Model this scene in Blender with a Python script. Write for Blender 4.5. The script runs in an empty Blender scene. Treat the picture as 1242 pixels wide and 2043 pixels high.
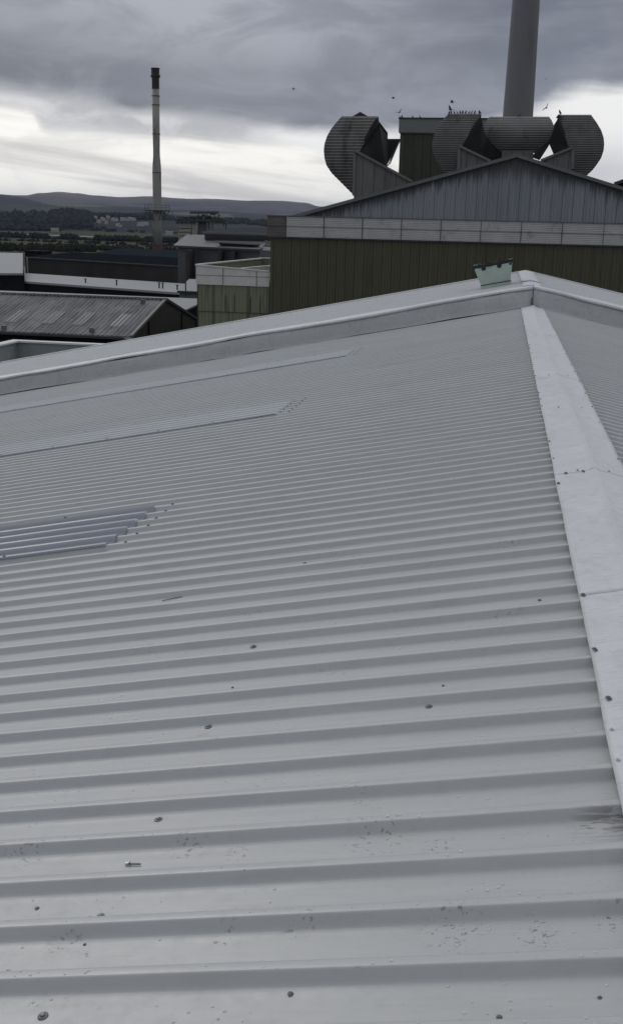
import bpy, bmesh, math, random
from mathutils import Vector, Matrix, noise
random.seed(7)
D = bpy.data
scene = bpy.context.scene
COL = scene.collection
rad = math.radians

# ------------------------------------------------------------------ camera
HAZE = 3.0e-5
ZC = 14.0                       # eye height over the site's ground
PITCH, ROLL, YAW = rad(15.148), rad(1.4415), rad(9.8298)
FPX, PW, PH = 2082.0, 1242.0, 2043.0
Fw = Vector((-math.sin(YAW)*math.cos(PITCH), math.cos(YAW)*math.cos(PITCH), -math.sin(PITCH)))
R0 = Vector((math.cos(YAW), math.sin(YAW), 0)); U0 = R0.cross(Fw)
Rt = R0*math.cos(ROLL)+U0*math.sin(ROLL); Up = -R0*math.sin(ROLL)+U0*math.cos(ROLL)
cd = D.cameras.new('camera'); cam = D.objects.new('camera', cd); COL.objects.link(cam)
cd.sensor_fit = 'VERTICAL'; cd.sensor_height = 36.0; cd.lens = 36.0*FPX/PH
cd.clip_start = 0.05; cd.clip_end = 60000
m = Matrix((Rt, Up, -Fw)).transposed().to_4x4(); m.translation = (0, 0, ZC); cam.matrix_world = m
scene.camera = cam
scene.view_settings.view_transform = 'Standard'; scene.view_settings.look = 'None'
scene.view_settings.gamma = 1.0; scene.view_settings.exposure = 0.0
scene.render.engine = 'CYCLES'

def ray(px, py): return Fw + Rt*((px-PW/2)/FPX) - Up*((py-PH/2)/FPX)
def onY(px, py, Y): d = ray(px, py); d = d*(Y/d.y); return Vector((d.x, d.y, d.z+ZC))
def onX(px, py, X): d = ray(px, py); d = d*(X/d.x); return Vector((d.x, d.y, d.z+ZC))
def onZ(px, py, Z): d = ray(px, py); d = d*((Z-ZC)/d.z); return Vector((d.x, d.y, d.z+ZC))

# ------------------------------------------------------------------ node helpers
class NT:
    def __init__(s, tree): s.t = tree; s.n = tree.nodes; s.l = tree.links
    def new(s, typ, **kw):
        n = s.n.new(typ)
        for k, v in kw.items(): setattr(n, k, v)
        return n
    def put(s, sock, v):
        if isinstance(v, bpy.types.NodeSocket): s.l.new(v, sock)
        elif v is not None:
            if hasattr(sock.default_value, '__len__') and not hasattr(v, '__len__'): v = [v]*len(sock.default_value)
            if hasattr(v, '__len__') and len(v) == 3 and len(sock.default_value) == 4: v = (*v, 1)
            sock.default_value = v
    def math(s, op, a, b=None, c=None, clamp=False):
        n = s.new('ShaderNodeMath', operation=op, use_clamp=clamp)
        s.put(n.inputs[0], a)
        if b is not None: s.put(n.inputs[1], b)
        if c is not None: s.put(n.inputs[2], c)
        return n.outputs[0]
    def mix(s, f, a, b, blend='MIX'):
        n = s.new('ShaderNodeMix', data_type='RGBA', blend_type=blend)
        s.put(n.inputs[0], f); s.put(n.inputs[6], a); s.put(n.inputs[7], b)
        return n.outputs[2]
    def noise(s, vec, scale, detail=4, rough=.55, dist=0):
        n = s.new('ShaderNodeTexNoise'); s.put(n.inputs['Vector'], vec)
        n.inputs['Scale'].default_value = scale; n.inputs['Detail'].default_value = detail
        n.inputs['Roughness'].default_value = rough; n.inputs['Distortion'].default_value = dist
        return n.outputs[0]
    def mapping(s, vec, scale=(1,1,1), loc=(0,0,0), rot=(0,0,0)):
        n = s.new('ShaderNodeMapping'); s.put(n.inputs[0], vec)
        n.inputs['Location'].default_value = loc; n.inputs['Scale'].default_value = scale; n.inputs['Rotation'].default_value = rot
        return n.outputs[0]
    def ss(s, v, lo, hi, a=0., b=1.):
        n = s.new('ShaderNodeMapRange', interpolation_type='SMOOTHSTEP')
        s.put(n.inputs[0], v); s.put(n.inputs[1], lo); s.put(n.inputs[2], hi)
        n.inputs[3].default_value = a; n.inputs[4].default_value = b
        return n.outputs[0]
    def lin(s, v, lo, hi, a=0., b=1.):
        n = s.new('ShaderNodeMapRange'); s.put(n.inputs[0], v)
        for i, q in enumerate((lo, hi, a, b)): n.inputs[i+1].default_value = q
        return n.outputs[0]
    def sep(s, v):
        n = s.new('ShaderNodeSeparateXYZ'); s.put(n.inputs[0], v); return n.outputs
    def comb(s, x, y, z):
        n = s.new('ShaderNodeCombineXYZ')
        for i, q in enumerate((x, y, z)): s.put(n.inputs[i], q)
        return n.outputs[0]
    def white(s, v, dim='1D'):
        n = s.new('ShaderNodeTexWhiteNoise', noise_dimensions=dim)
        s.put(n.inputs['W'] if dim == '1D' else n.inputs['Vector'], v); return n.outputs[0]

# ------------------------------------------------------------------ world: layered overcast sky
w = D.worlds.new('World'); scene.world = w; w.use_nodes = True
T = NT(w.node_tree); T.n.clear()
SUN_EL, SUN_AZ = rad(38), rad(-42)          # azimuth from +Y, negative = to the left
sky = T.new('ShaderNodeTexSky', sky_type='NISHITA', sun_disc=False)
sky.sun_elevation = SUN_EL; sky.sun_rotation = SUN_AZ; sky.air_density = 1.5; sky.dust_density = 2.0
tc = T.new('ShaderNodeTexCoord').outputs['Generated']
sx, sy, sz = T.sep(tc)
# cloud deck seen in perspective: project the direction on a plane overhead
zz = T.math('ADD', T.math('MAXIMUM', sz, 0.0), 0.055)
plane = T.comb(T.math('DIVIDE', sx, zz), T.math('DIVIDE', sy, zz), 0.0)
nA = T.noise(T.mapping(plane, scale=(.32,.5,1), loc=(3.1,1.7,0)), 1.0, 6, .55, .35)
nB = T.noise(T.mapping(tc, scale=(5,5,26), loc=(1.3,.2,.4)), 1.0, 5, .55, .5)
nC = T.noise(T.mapping(tc, scale=(4,4,70), loc=(.3,2.2,.9)), 1.0, 4, .6, .6)
nD = T.noise(T.mapping(tc, scale=(9,9,22), loc=(4.3,.7,.1)), 1.0, 6, .6, .8)
u = sx
un = T.lin(u, -.48, .16)
def curve(pts):
    """outline of a cloud layer: height (z of the direction) against azimuth"""
    n = T.new('ShaderNodeFloatCurve'); T.put(n.inputs['Value'], un); c = n.mapping.curves[0]
    for k, (px, py) in enumerate(pts):
        r = ray(px, py).normalized(); q = ((r.x+.48)/.64, r.z*4)
        if k < 2: c.points[k].location = q
        else: c.points.new(*q)
    n.mapping.update(); return T.math('DIVIDE', n.outputs[0], 4.)
edge = curve([(-60,172),(1300,172),(0,178),(100,192),(200,206),(300,224),(400,238),(500,249),(600,257),(780,262),(950,245),(1060,212),(1120,190),(1242,174)])
veilc = curve([(-60,215),(1300,300),(0,222),(60,228),(90,262),(160,266),(230,272),(300,278),(400,285),(500,290),(600,294),(660,306)])
wob = T.math('MULTIPLY', T.math('SUBTRACT', nB, .5), .030)
wob2 = T.math('MULTIPLY', T.math('SUBTRACT', nD, .5), .018)
v = T.math('ADD', T.math('ADD', sz, wob), wob2)
d = T.math('SUBTRACT', v, edge)
deck = T.ss(d, -.007, .012)
vd = T.math('SUBTRACT', v, veilc)
veil = T.ss(vd, -.007, .009)
# bright layer under everything, with thin slanting streaks
slant = T.comb(T.math('MULTIPLY', sx, 3.2), T.math('ADD', T.math('MULTIPLY', sz, 48.), T.math('MULTIPLY', sx, 5.)), 0.)
st_ = T.noise(slant, 1.0, 5, .55, .4)
low = T.mix(T.ss(st_, .42, .68, 0, .9), (1.16,1.14,1.09), (.68,.665,.645))
low = T.mix(T.ss(sz, .036, .016, 0, .6), low, (.84,.83,.79))
low = T.mix(T.ss(nD, .50, .68, 0, .35), low, (.60,.60,.61))
vcol = T.mix(T.ss(nD, .40, .60), (.52,.53,.56), (.76,.76,.775))
vcol = T.mix(T.ss(u, -.40, -.47, 0, .7), vcol, (.78,.78,.80))
vcol = T.mix(T.math('MULTIPLY', T.ss(u, -.24, -.19), T.ss(u, -.02, -.16)), vcol, (.98,.98,.99))
low = T.mix(T.ss(u, -.02, .06, 0, 1.), T.mix(veil, low, vcol), T.mix(T.ss(sz, .095, .055, 0, 1), (.98,.975,.97), T.mix(nB, (.45,.46,.50), (.95,.95,.95))))
rightw = T.ss(u, -.26, .0)
dk = T.mix(rightw, T.mix(T.ss(d, .012, .085), (.175,.188,.225), (.43,.445,.50)), T.mix(T.ss(nB, .35, .65), (.150,.165,.212), (.235,.25,.305)))
dk = T.mix(T.math('MULTIPLY', T.ss(nA, .40, .62), .45), dk, (.36,.385,.46))
dk = T.mix(T.math('MULTIPLY', T.ss(nD, .44, .66), .50), dk, (.175,.19,.235))
dk = T.mix(T.math('MULTIPLY', T.ss(nD, .50, .30), .30), dk, (.42,.44,.51))
front = T.mix(deck, low, dk)
over = T.mix(nA, (.50,.52,.56), (.86,.88,.93))       # brighter overhead, out of the frame
cl = T.mix(T.ss(sz, .19, .42), front, over)
cl = T.mix(T.ss(sy, .15, -.25, 0, .75), cl, T.mix(nB, (.30,.31,.33), (.52,.54,.57)))
bgc = T.new('ShaderNodeBackground'); T.put(bgc.inputs[0], cl); bgc.inputs[1].default_value = 1.0
bgs = T.new('ShaderNodeBackground'); T.put(bgs.inputs[0], sky.outputs[0]); bgs.inputs[1].default_value = 0.06
mx = T.new('ShaderNodeMixShader'); mx.inputs[0].default_value = 0.94
T.l.new(bgs.outputs[0], mx.inputs[1]); T.l.new(bgc.outputs[0], mx.inputs[2])
wo = T.new('ShaderNodeOutputWorld'); T.l.new(mx.outputs[0], wo.inputs[0])

sl = D.lights.new('sun', 'SUN'); sun = D.objects.new('sun', sl); COL.objects.link(sun)
sl.energy = 0.55; sl.angle = rad(25); sl.color = (1, .965, .92)
sd = Vector((math.sin(SUN_AZ)*math.cos(SUN_EL), math.cos(SUN_AZ)*math.cos(SUN_EL), math.sin(SUN_EL)))
sun.rotation_euler = sd.to_track_quat('Z', 'Y').to_euler(); sun.location = (0, 0, 60)

# ------------------------------------------------------------------ materials
def mat(name, color, rough=.6, metal=0., var=.12, nscale=3., bump=0., bscale=40., spec=.5, stretch=(1,1,1), dirt=None, dirt_amt=0., dirt_lo=.5, dirt_hi=.75, dscale=1.):
    mt = D.materials.new(name); mt.use_nodes = True
    t = NT(mt.node_tree); b = t.n['Principled BSDF']
    geo = t.new('ShaderNodeNewGeometry').outputs['Position']
    vec = t.mapping(geo, scale=stretch)
    n = t.noise(vec, nscale, 5, .6)
    c = t.mix(n, tuple(x*(1-var*2) for x in color), tuple(min(1, x*(1+var*2)) for x in color))
    if dirt:
        dn = t.noise(t.mapping(geo, scale=stretch, loc=(7,3,1)), dscale, 6, .65, .4)
        c = t.mix(t.ss(dn, dirt_lo, dirt_hi, 0, dirt_amt), c, dirt)
    t.put(b.inputs['Base Color'], c)
    t.put(b.inputs['Roughness'], t.lin(n, .3, .7, rough-.06, min(1, rough+.06)))
    b.inputs['Metallic'].default_value = metal; b.inputs['Specular IOR Level'].default_value = spec
    if bump:
        bn = t.new('ShaderNodeBump'); bn.inputs['Strength'].default_value = bump; bn.inputs['Distance'].default_value = .01
        t.put(bn.inputs['Height'], t.noise(vec, bscale, 3, .6)); t.l.new(bn.outputs[0], b.inputs['Normal'])
    return mt

M = {}
H, TA, RX, BY = 1.511, math.tan(rad(11.696)), .62, 21.9   # roof: crest height under eye, slope, ridge x, band y
CREST = .032
def crest_z(x):                         # height of rib crests at x on either slope
    return ZC - H + TA*(x if x < RX else 2*RX - x)

# painted sheet of the near roof
def roof_paint():
    mt = D.materials.new('pale grey painted sheet'); mt.use_nodes = True
    t = NT(mt.node_tree); b = t.n['Principled BSDF']
    P = t.new('ShaderNodeNewGeometry').outputs['Position']
    x, y, z = t.sep(P)
    sheet = t.white(t.math('FLOOR', t.math('ADD', y, .35)))
    n1 = t.noise(t.mapping(P, scale=(.35,1.4,1)), 1.2, 5, .6, .3)
    n2 = t.noise(P, 22, 4, .65)
    n3 = t.noise(t.mapping(P, scale=(1,5,1)), 3.0, 5, .62)
    base = t.mix(n1, (.405,.417,.42), (.475,.479,.484))
    base = t.mix(t.math('MULTIPLY', sheet, .16), base, (.37,.385,.385))
    base = t.mix(t.ss(n2, .52, .8, 0, .22), base, (.31,.32,.32))
    base = t.mix(t.ss(n3, .52, .74, 0, .38), base, (.345,.35,.345))
    n4 = t.noise(t.mapping(P, scale=(.5,7,1)), 2.2, 5, .7, .6)
    base = t.mix(t.ss(n4, .50, .70, 0, .25), base, (.55,.555,.55))
    # muddy boot prints and scuffs: patches with their own outline
    fine = t.noise(t.mapping(P, scale=(1,1.25,1)), 62, 3, .6, .25)
    spots = [(-.23,2.50,.10,.55),(-.06,2.45,.055,.55),(-.77,2.50,.07,.5),(-1.27,2.52,.09,.42),(-.01,2.09,.085,.62),(.17,2.07,.06,.72),
             (-.55,2.10,.045,.55),(-.37,2.13,.05,.5),(-.96,2.09,.06,.5),(.34,2.10,.05,.6),(-.55,3.69,.10,.42),(.11,4.09,.10,.4),
             (-.61,2.46,.05,.45),(.12,5.1,.12,.4),(-.3,2.72,.05,.4),(.30,3.05,.06,.3),(-1.1,4.5,.12,.3)]
    tot = None
    for (a, c, r, s) in spots:
        dd = t.new('ShaderNodeVectorMath', operation='DISTANCE')
        t.put(dd.inputs[0], t.comb(x, y, 0.)); dd.inputs[1].default_value = (a, c, 0)
        q = t.ss(dd.outputs['Value'], r*1.15, r*.35, 0, s)
        tot = q if tot is None else t.math('MAXIMUM', tot, q)
    mud = t.math('MULTIPLY', t.ss(fine, .575, .64), tot, clamp=True)
    base = t.mix(mud, base, (.075,.07,.062))
    # brown smear next to the ridge cap
    dd = t.new('ShaderNodeVectorMath', operation='DISTANCE')
    t.put(dd.inputs[0], t.comb(t.math('MULTIPLY', x, .55), y, 0.)); dd.inputs[1].default_value = (.38*.55, 2.49, 0)
    sm = t.math('MULTIPLY', t.ss(dd.outputs['Value'], .085, .02), t.ss(t.noise(t.mapping(P, scale=(.35,2.2,1)), 30, 5, .7, 1.), .46, .58), clamp=True)
    base = t.mix(t.math('MULTIPLY', sm, .75), base, (.10,.085,.075))
    # rust halo by one fastener
    dd = t.new('ShaderNodeVectorMath', operation='DISTANCE')
    t.put(dd.inputs[0], t.comb(x, y, 0.)); dd.inputs[1].default_value = (-.93, 3.235, 0)
    base = t.mix(t.ss(dd.outputs['Value'], .035, .008, 0, .45), base, (.33,.26,.17))
    # hairline black scratches
    vor = t.noise(t.mapping(P, scale=(2.5,14,1), rot=(0,0,.15)), 3.3, 2, .5, 1.2)
    base = t.mix(t.math('MULTIPLY', t.ss(t.math('ABSOLUTE', t.math('SUBTRACT', vor, .70)), .004, .0), .4), base, (.14,.14,.14))
    t.put(b.inputs['Base Color'], base)
    t.put(b.inputs['Roughness'], t.math('ADD', t.math('ADD', t.lin(n2, .3, .7, .25, .36), t.math('MULTIPLY', mud, .3)), t.math('MULTIPLY', t.ss(n1, .35, .65), .1)))
    b.inputs['Specular IOR Level'].default_value = .5
    bn = t.new('ShaderNodeBump'); bn.inputs['Strength'].default_value = .25; bn.inputs['Distance'].default_value = .004
    t.put(bn.inputs['Height'], t.math('ADD', t.noise(P, 7, 4, .6), t.math('MULTIPLY', t.noise(P, 160, 2, .5), .12)))
    t.l.new(bn.outputs[0], b.inputs['Normal'])
    return mt
M['roof'] = roof_paint()

def flash_paint(name, c1, c2, rough, dents=.5):
    mt = D.materials.new(name); mt.use_nodes = True
    t = NT(mt.node_tree); b = t.n['Principled BSDF']
    P = t.new('ShaderNodeNewGeometry').outputs['Position']
    n1 = t.noise(P, 2.0, 5, .6, .3); n2 = t.noise(t.mapping(P, scale=(1,3,1)), 16, 5, .7, .5); n3 = t.noise(P, 130, 2, .6)
    c = t.mix(n1, c1, c2)
    c = t.mix(t.ss(n2, .50, .70, 0, .42), c, tuple(q*.66 for q in c1))
    n5 = t.noise(t.mapping(P, scale=(1.6,.8,1)), 5.5, 5, .7, .8)
    c = t.mix(t.ss(n5, .50, .66, 0, .30), c, tuple(q*.74 for q in c1))
    c = t.mix(t.ss(n3, .6, .75, 0, .3), c, tuple(min(1, q*1.25) for q in c2))
    t.put(b.inputs['Base Color'], c); t.put(b.inputs['Roughness'], t.lin(n2, .3, .7, rough-.05, rough+.1))
    bn = t.new('ShaderNodeBump'); bn.inputs['Strength'].default_value = dents; bn.inputs['Distance'].default_value = .012
    t.put(bn.inputs['Height'], t.math('ADD', t.noise(t.mapping(P, scale=(.6,2,1)), 6, 4, .65), t.math('MULTIPLY', n3, .08)))
    t.l.new(bn.outputs[0], b.inputs['Normal'])
    return mt
M['ridge'] = flash_paint('silver grey ridge sheet', (.53,.54,.565), (.66,.67,.69), .33, .55)
M['band'] = flash_paint('grey flashing sheet', (.40,.415,.42), (.50,.51,.515), .42, .6)
M['bandtop'] = flash_paint('pale weathered flashing', (.52,.53,.545), (.62,.63,.64), .40, .6)
def glassfibre(nm, ca, cb):
    mt = D.materials.new(nm); mt.use_nodes = True
    t = NT(mt.node_tree); b = t.n['Principled BSDF']
    P = t.new('ShaderNodeNewGeometry').outputs['Position']
    n = t.noise(P, 3, 4, .6)
    t.put(b.inputs['Base Color'], t.mix(n, ca, cb))
    b.inputs['Roughness'].default_value = .16
    b.inputs['IOR'].default_value = 1.5; b.inputs['Coat Weight'].default_value = .5; b.inputs['Coat Roughness'].default_value = .08
    return mt
M['rooflight'] = glassfibre('clouded blue grey rooflight sheet', (.235,.255,.305), (.305,.325,.37))
M['rooflight_sheen'] = glassfibre('clouded rooflight sheet with painted sheen', (.41,.425,.455), (.48,.495,.52))  # same sheet for the far strips, grazing sheen put into its colour
q_ = M['rooflight_sheen'].node_tree.nodes['Principled BSDF']; q_.inputs['Coat Weight'].default_value = .1; q_.inputs['Roughness'].default_value = .34
M['screw'] = mat('dark grey fastener', (.15,.15,.155), .45, .6, .1, 30)
M['redscrew'] = mat('dark red fastener cap', (.13,.035,.035), .5, 0, .1, 30)
M['steel'] = mat('bright zinc steel', (.5,.5,.5), .3, .9, .1, 40)
M['wall_plain'] = mat('grey cladding', (.25,.26,.26), .6)

def cladding(name, c1, c2, sheet=1.0, axis='x', soot=None, spec=.3, rough=.6, streak=.35):
    """vertical profiled sheet: tint changes sheet by sheet, rain streaks run down"""
    mt = D.materials.new(name); mt.use_nodes = True
    t = NT(mt.node_tree); b = t.n['Principled BSDF']
    P = t.new('ShaderNodeNewGeometry').outputs['Position']
    x, y, z = t.sep(P); a = x if axis == 'x' else y
    sh = t.white(t.math('FLOOR', t.math('DIVIDE', a, sheet)))
    n1 = t.noise(t.mapping(P, scale=(1.6,1.6,.12)), 2.2, 6, .65)
    n2 = t.noise(P, .35, 4, .6)
    c = t.mix(t.math('ADD', t.math('MULTIPLY', sh, .45), t.math('MULTIPLY', n2, .55)), c1, c2)
    c = t.mix(t.ss(n1, .46, .72, 0, streak), c, tuple(q*.45 for q in c1))
    # lap line between sheets
    fr = t.math('FRACT', t.math('DIVIDE', a, sheet))
    c = t.mix(t.ss(t.math('ABSOLUTE', t.math('SUBTRACT', fr, .5)), .44, .48, 0, .6), c, tuple(q*.3 for q in c1))
    if soot:
        xa, za, s = soot            # grime that has run down from the verge in uneven tongues
        ztop = t.math('SUBTRACT', za, t.math('MULTIPLY', t.math('ABSOLUTE', t.math('SUBTRACT', x, xa)), s))
        dep = t.math('SUBTRACT', ztop, z)
        ln = t.math('ADD', t.lin(t.noise(t.mapping(P, scale=(1,1,.02)), 3.6, 4, .8), .3, .7, .10, 1.6),
                    t.ss(t.math('ABSOLUTE', t.math('SUBTRACT', x, xa)), 4.5, 0., 0, .6))
        c = t.mix(t.ss(t.math('DIVIDE', dep, ln), 1.25,   .35, 0, .76), c, (.028,.028,.029))
    t.put(b.inputs['Base Color'], c); b.inputs['Roughness'].default_value = rough
    b.inputs['Specular IOR Level'].default_value = spec
    return mt
M['olive'] = cladding('olive drab profiled cladding', (.092,.088,.060), (.115,.108,.074), .65)
M['olive_dark'] = cladding('dark olive cladding', (.050,.056,.042), (.068,.072,.052), .8)
M['annex_green'] = cladding('mossy green profiled cladding', (.18,.20,.135), (.235,.255,.175), 2.6, streak=.7)
M['gable'] = cladding('weathered grey gable cladding', (.25,.27,.30), (.31,.33,.36), .72, soot=(.33, ZC+5.18, .285), streak=.3)
M['fascia'] = mat('grimy white fascia sheet', (.47,.47,.48), .55, 0, .12, 1.2, dirt=(.09,.085,.08), dirt_amt=.7, dirt_lo=.54, dirt_hi=.8, dscale=.9)
M['fascia_shaded'] = mat('dark brown fascia sheet with painted shade', (.13,.118,.115), .6, 0, .25, 1.6)  # shade of the corner panel put into the sheet colour
M['annex_fascia'] = mat('off white fascia sheet', (.58,.58,.56), .55, 0, .10, 1.4, dirt=(.16,.14,.12), dirt_amt=.6, dirt_lo=.56, dirt_hi=.8, dscale=1.2)
M['rust'] = mat('rusty joint', (.07,.055,.045), .8, 0, .3, 8)
M['trim'] = mat('dull grey trim', (.13,.135,.14), .5, .2, .15, 2)
M['trim_dark'] = mat('dark trim', (.035,.036,.04), .6, 0, .2, 2)
M['cowl'] = mat('sooty grey corrugated cowl sheet', (.155,.153,.15), .6, 0, .22, 1.1, stretch=(1,1,.5), dirt=(.022,.021,.02), dirt_amt=.8, dirt_lo=.52, dirt_hi=.72, dscale=.45)
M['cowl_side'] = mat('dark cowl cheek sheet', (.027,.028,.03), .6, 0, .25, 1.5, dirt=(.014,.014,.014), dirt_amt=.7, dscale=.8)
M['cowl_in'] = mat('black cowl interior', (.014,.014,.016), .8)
M['housing'] = cladding('grey housing cladding with run down grime', (.125,.125,.12), (.16,.16,.155), .8, streak=.6)
M['pent_fascia'] = mat('grey penthouse fascia', (.15,.165,.165), .6, 0, .12, .8)
M['concrete'] = mat('blotchy stack concrete', (.17,.175,.185), .8, 0, .14, .5, stretch=(1.4,1.4,.25), dirt=(.09,.09,.09), dirt_amt=.5, dirt_lo=.5, dscale=.5)
M['stack'] = mat('stained pale stack steel', (.26,.255,.24), .6, 0, .14, .5, stretch=(1,1,.35), dirt=(.085,.065,.055), dirt_amt=.85, dirt_lo=.46, dirt_hi=.66, dscale=.42)
M['stack_black'] = mat('black stack tip', (.012,.012,.016), .6)
M['stack_red'] = mat('red brown stack base', (.10,.035,.03), .7)
M['mint'] = mat('pale mint painted sheet', (.42,.51,.45), .42, 0, .05, 5, dirt=(.22,.27,.22), dirt_amt=.5, dscale=4)
M['black'] = mat('black bituminous rim', (.012,.013,.013), .6)
M['darkroof'] = mat('blue black roofing', (.013,.015,.019), .9, spec=.0, var=.2, nscale=.3, stretch=(1,.5,1))
M['darkroof2'] = mat('slate blue roofing', (.024,.029,.037), .9, spec=.0, var=.15, nscale=.3)
M['darkwall'] = mat('dark brown grey wall', (.046,.043,.041), .85, 0, .3, .22, spec=.2, dirt=(.02,.02,.02), dirt_amt=.6, dscale=.12)
M['blackwall'] = mat('near black wall', (.012,.012,.013), .9, 0, .3, .3, spec=.1)
M['whiteroof'] = mat('pale membrane roof', (.25,.258,.27), .7, 0, .06, .1, dirt=(.2,.2,.2), dirt_amt=.4, dscale=.1)
M['greyroof'] = mat('grey membrane roof', (.24,.25,.26), .7, 0, .08, .2, dirt=(.42,.43,.44), dirt_amt=.8, dirt_lo=.6, dirt_hi=.66, dscale=.05)
M['palewall'] = mat('pale grey block wall', (.13,.14,.135), .8, 0, .15, .5)
def shed_roof():
    mt = D.materials.new('old fibre cement sheet'); mt.use_nodes = True
    t = NT(mt.node_tree); b = t.n['Principled BSDF']
    P = t.new('ShaderNodeNewGeometry').outputs['Position']; x, y, z = t.sep(P)
    n1 = t.noise(t.mapping(P, scale=(2.6,.16,1)), 1.0, 6, .7, .3)
    n2 = t.noise(P, .3, 4, .6)
    sh = t.white(t.math('FLOOR', t.math('DIVIDE', x, 1.0)))
    c = t.mix(t.ss(n2, .38, .62), (.105,.11,.118), (.185,.19,.195))
    c = t.mix(t.ss(n1, .42, .62, 0, .75), c, (.050,.050,.052))
    c = t.mix(t.ss(n1, .40, .30, 0, .5), c, (.24,.24,.25))
    c = t.mix(t.math('MULTIPLY', sh, .25), c, (.2,.2,.21))
    t.put(b.inputs['Base Color'], c); b.inputs['Roughness'].default_value = .75; b.inputs['Specular IOR Level'].default_value = .3
    return mt
M['shedroof'] = shed_roof()
M['shedlight'] = mat('clouded translucent sheet', (.118,.121,.124), .5, 0, .15, 1.5)
M['shedgable'] = cladding('blackened timber gable', (.026,.025,.024), (.05,.048,.045), 1.1, axis='y', streak=.5)
M['cream'] = mat('cream hopper', (.36,.35,.31), .6, 0, .12, .6, dirt=(.14,.11,.08), dirt_amt=.6, dscale=.5)
M['plantgrey'] = mat('blue grey sheet', (.062,.068,.078), .6, 0, .08, .3)
M['plantroof'] = mat('grey stained roof', (.105,.11,.118), .6, 0, .15, .2, dirt=(.05,.05,.05), dirt_amt=.6, dscale=.15)
M['frame'] = mat('green black steelwork', (.03,.036,.036), .6, 0, .3, 1)
M['framelight'] = mat('weathered pale steelwork', (.10,.115,.105), .6, 0, .3, 1)
M['bird'] = mat('dark plumage', (.03,.03,.035), .8, 0, .2, 30)
M['birdgrey'] = mat('grey plumage', (.075,.077,.085), .8, 0, .2, 30)
M['housewall'] = mat('white render', (.36,.355,.35), .8, 0, .1, .1)
M['houseroof'] = mat('brown tiled roof', (.16,.14,.13), .8, 0, .2, .2)
def drop_mat():
    mt = D.materials.new('water with whitened glints'); mt.use_nodes = True; b = mt.node_tree.nodes['Principled BSDF']
    b.inputs['Base Color'].default_value = (1,1,1,1); b.inputs['Roughness'].default_value = .02  # white base shows through partial transmission, standing in for glints
    b.inputs['Transmission Weight'].default_value = .55; b.inputs['IOR'].default_value = 1.33
    return mt
M['water_drop'] = drop_mat()

# ------------------------------------------------------------------ object helpers
def tag(o, label=None, cat=None, group=None, kind=None):
    if label: o['label'] = label
    if cat: o['category'] = cat
    if group: o['group'] = group
    if kind: o['kind'] = kind
    return o
def thing(name, label, cat, loc=(0,0,0), group=None):
    o = D.objects.new(name, None); COL.objects.link(o); o.location = loc; o.empty_display_size = .3
    return tag(o, label, cat, group)
def root_loc(o):
    L = Vector((0,0,0))
    while o is not None: L += o.location; o = o.parent
    return L
class MB:
    def __init__(s): s.v = []; s.f = []
    def add(s, vs, fs):
        k = len(s.v); s.v += [tuple(q) for q in vs]; s.f += [tuple(i+k for i in f) for f in fs]; return s
    def box(s, x0, x1, y0, y1, z0, z1):
        return s.add([(x0,y0,z0),(x1,y0,z0),(x1,y1,z0),(x0,y1,z0),(x0,y0,z1),(x1,y0,z1),(x1,y1,z1),(x0,y1,z1)],
                     [(0,3,2,1),(4,5,6,7),(0,1,5,4),(1,2,6,5),(2,3,7,6),(3,0,4,7)])
    def hexa(s, b, t):     # bottom 4 points, top 4 points
        return s.add(list(b)+list(t), [(0,3,2,1),(4,5,6,7),(0,1,5,4),(1,2,6,5),(2,3,7,6),(3,0,4,7)])
    def bar(s, a, b, w, h=None):
        a = Vector(a); b = Vector(b); h = h or w; dd = (b-a).normalized()
        up = Vector((0,0,1)) if abs(dd.z) < .95 else Vector((0,1,0))
        sd_ = dd.cross(up).normalized()*w/2; u_ = sd_.cross(dd).normalized()*h/2
        return s.hexa([a-sd_-u_, a+sd_-u_, a+sd_+u_, a-sd_+u_], [b-sd_-u_, b+sd_-u_, b+sd_+u_, b-sd_+u_])
    def prism(s, poly, off):     # planar polygon extruded by a vector
        n = len(poly); off = Vector(off)
        return s.add([Vector(p) for p in poly]+[Vector(p)+off for p in poly],
                     [tuple(range(n)), tuple(range(2*n-1, n-1, -1))]+[(i, n+i, n+(i+1)%n, (i+1)%n) for i in range(n)])
    def lathe(s, cx, cy, prof, seg=32, caps=True):
        k = len(s.v)
        for r, z in prof:
            for i in range(seg):
                a = 2*math.pi*i/seg; s.v.append((cx+r*math.cos(a), cy+r*math.sin(a), z))
        for j in range(len(prof)-1):
            for i in range(seg):
                s.f.append((k+j*seg+i, k+j*seg+(i+1)%seg, k+(j+1)*seg+(i+1)%seg, k+(j+1)*seg+i))
        if caps:
            s.f.append(tuple(k+i for i in reversed(range(seg)))); s.f.append(tuple(k+(len(prof)-1)*seg+i for i in range(seg)))
        return s
    def build(s, name, m, parent=None, smooth=False):
        L = root_loc(parent)
        me = D.meshes.new(name); me.from_pydata([(a-L.x, b-L.y, c-L.z) for a, b, c in s.v], [], s.f)
        me.materials.append(m); me.validate()
        bm = bmesh.new(); bm.from_mesh(me); bmesh.ops.recalc_face_normals(bm, faces=bm.faces); bm.to_mesh(me); bm.free()
        o = D.objects.new(name, me); COL.objects.link(o)
        if parent: o.parent = parent
        if smooth:
            for p in me.polygons: p.use_smooth = True
        return o

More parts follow.
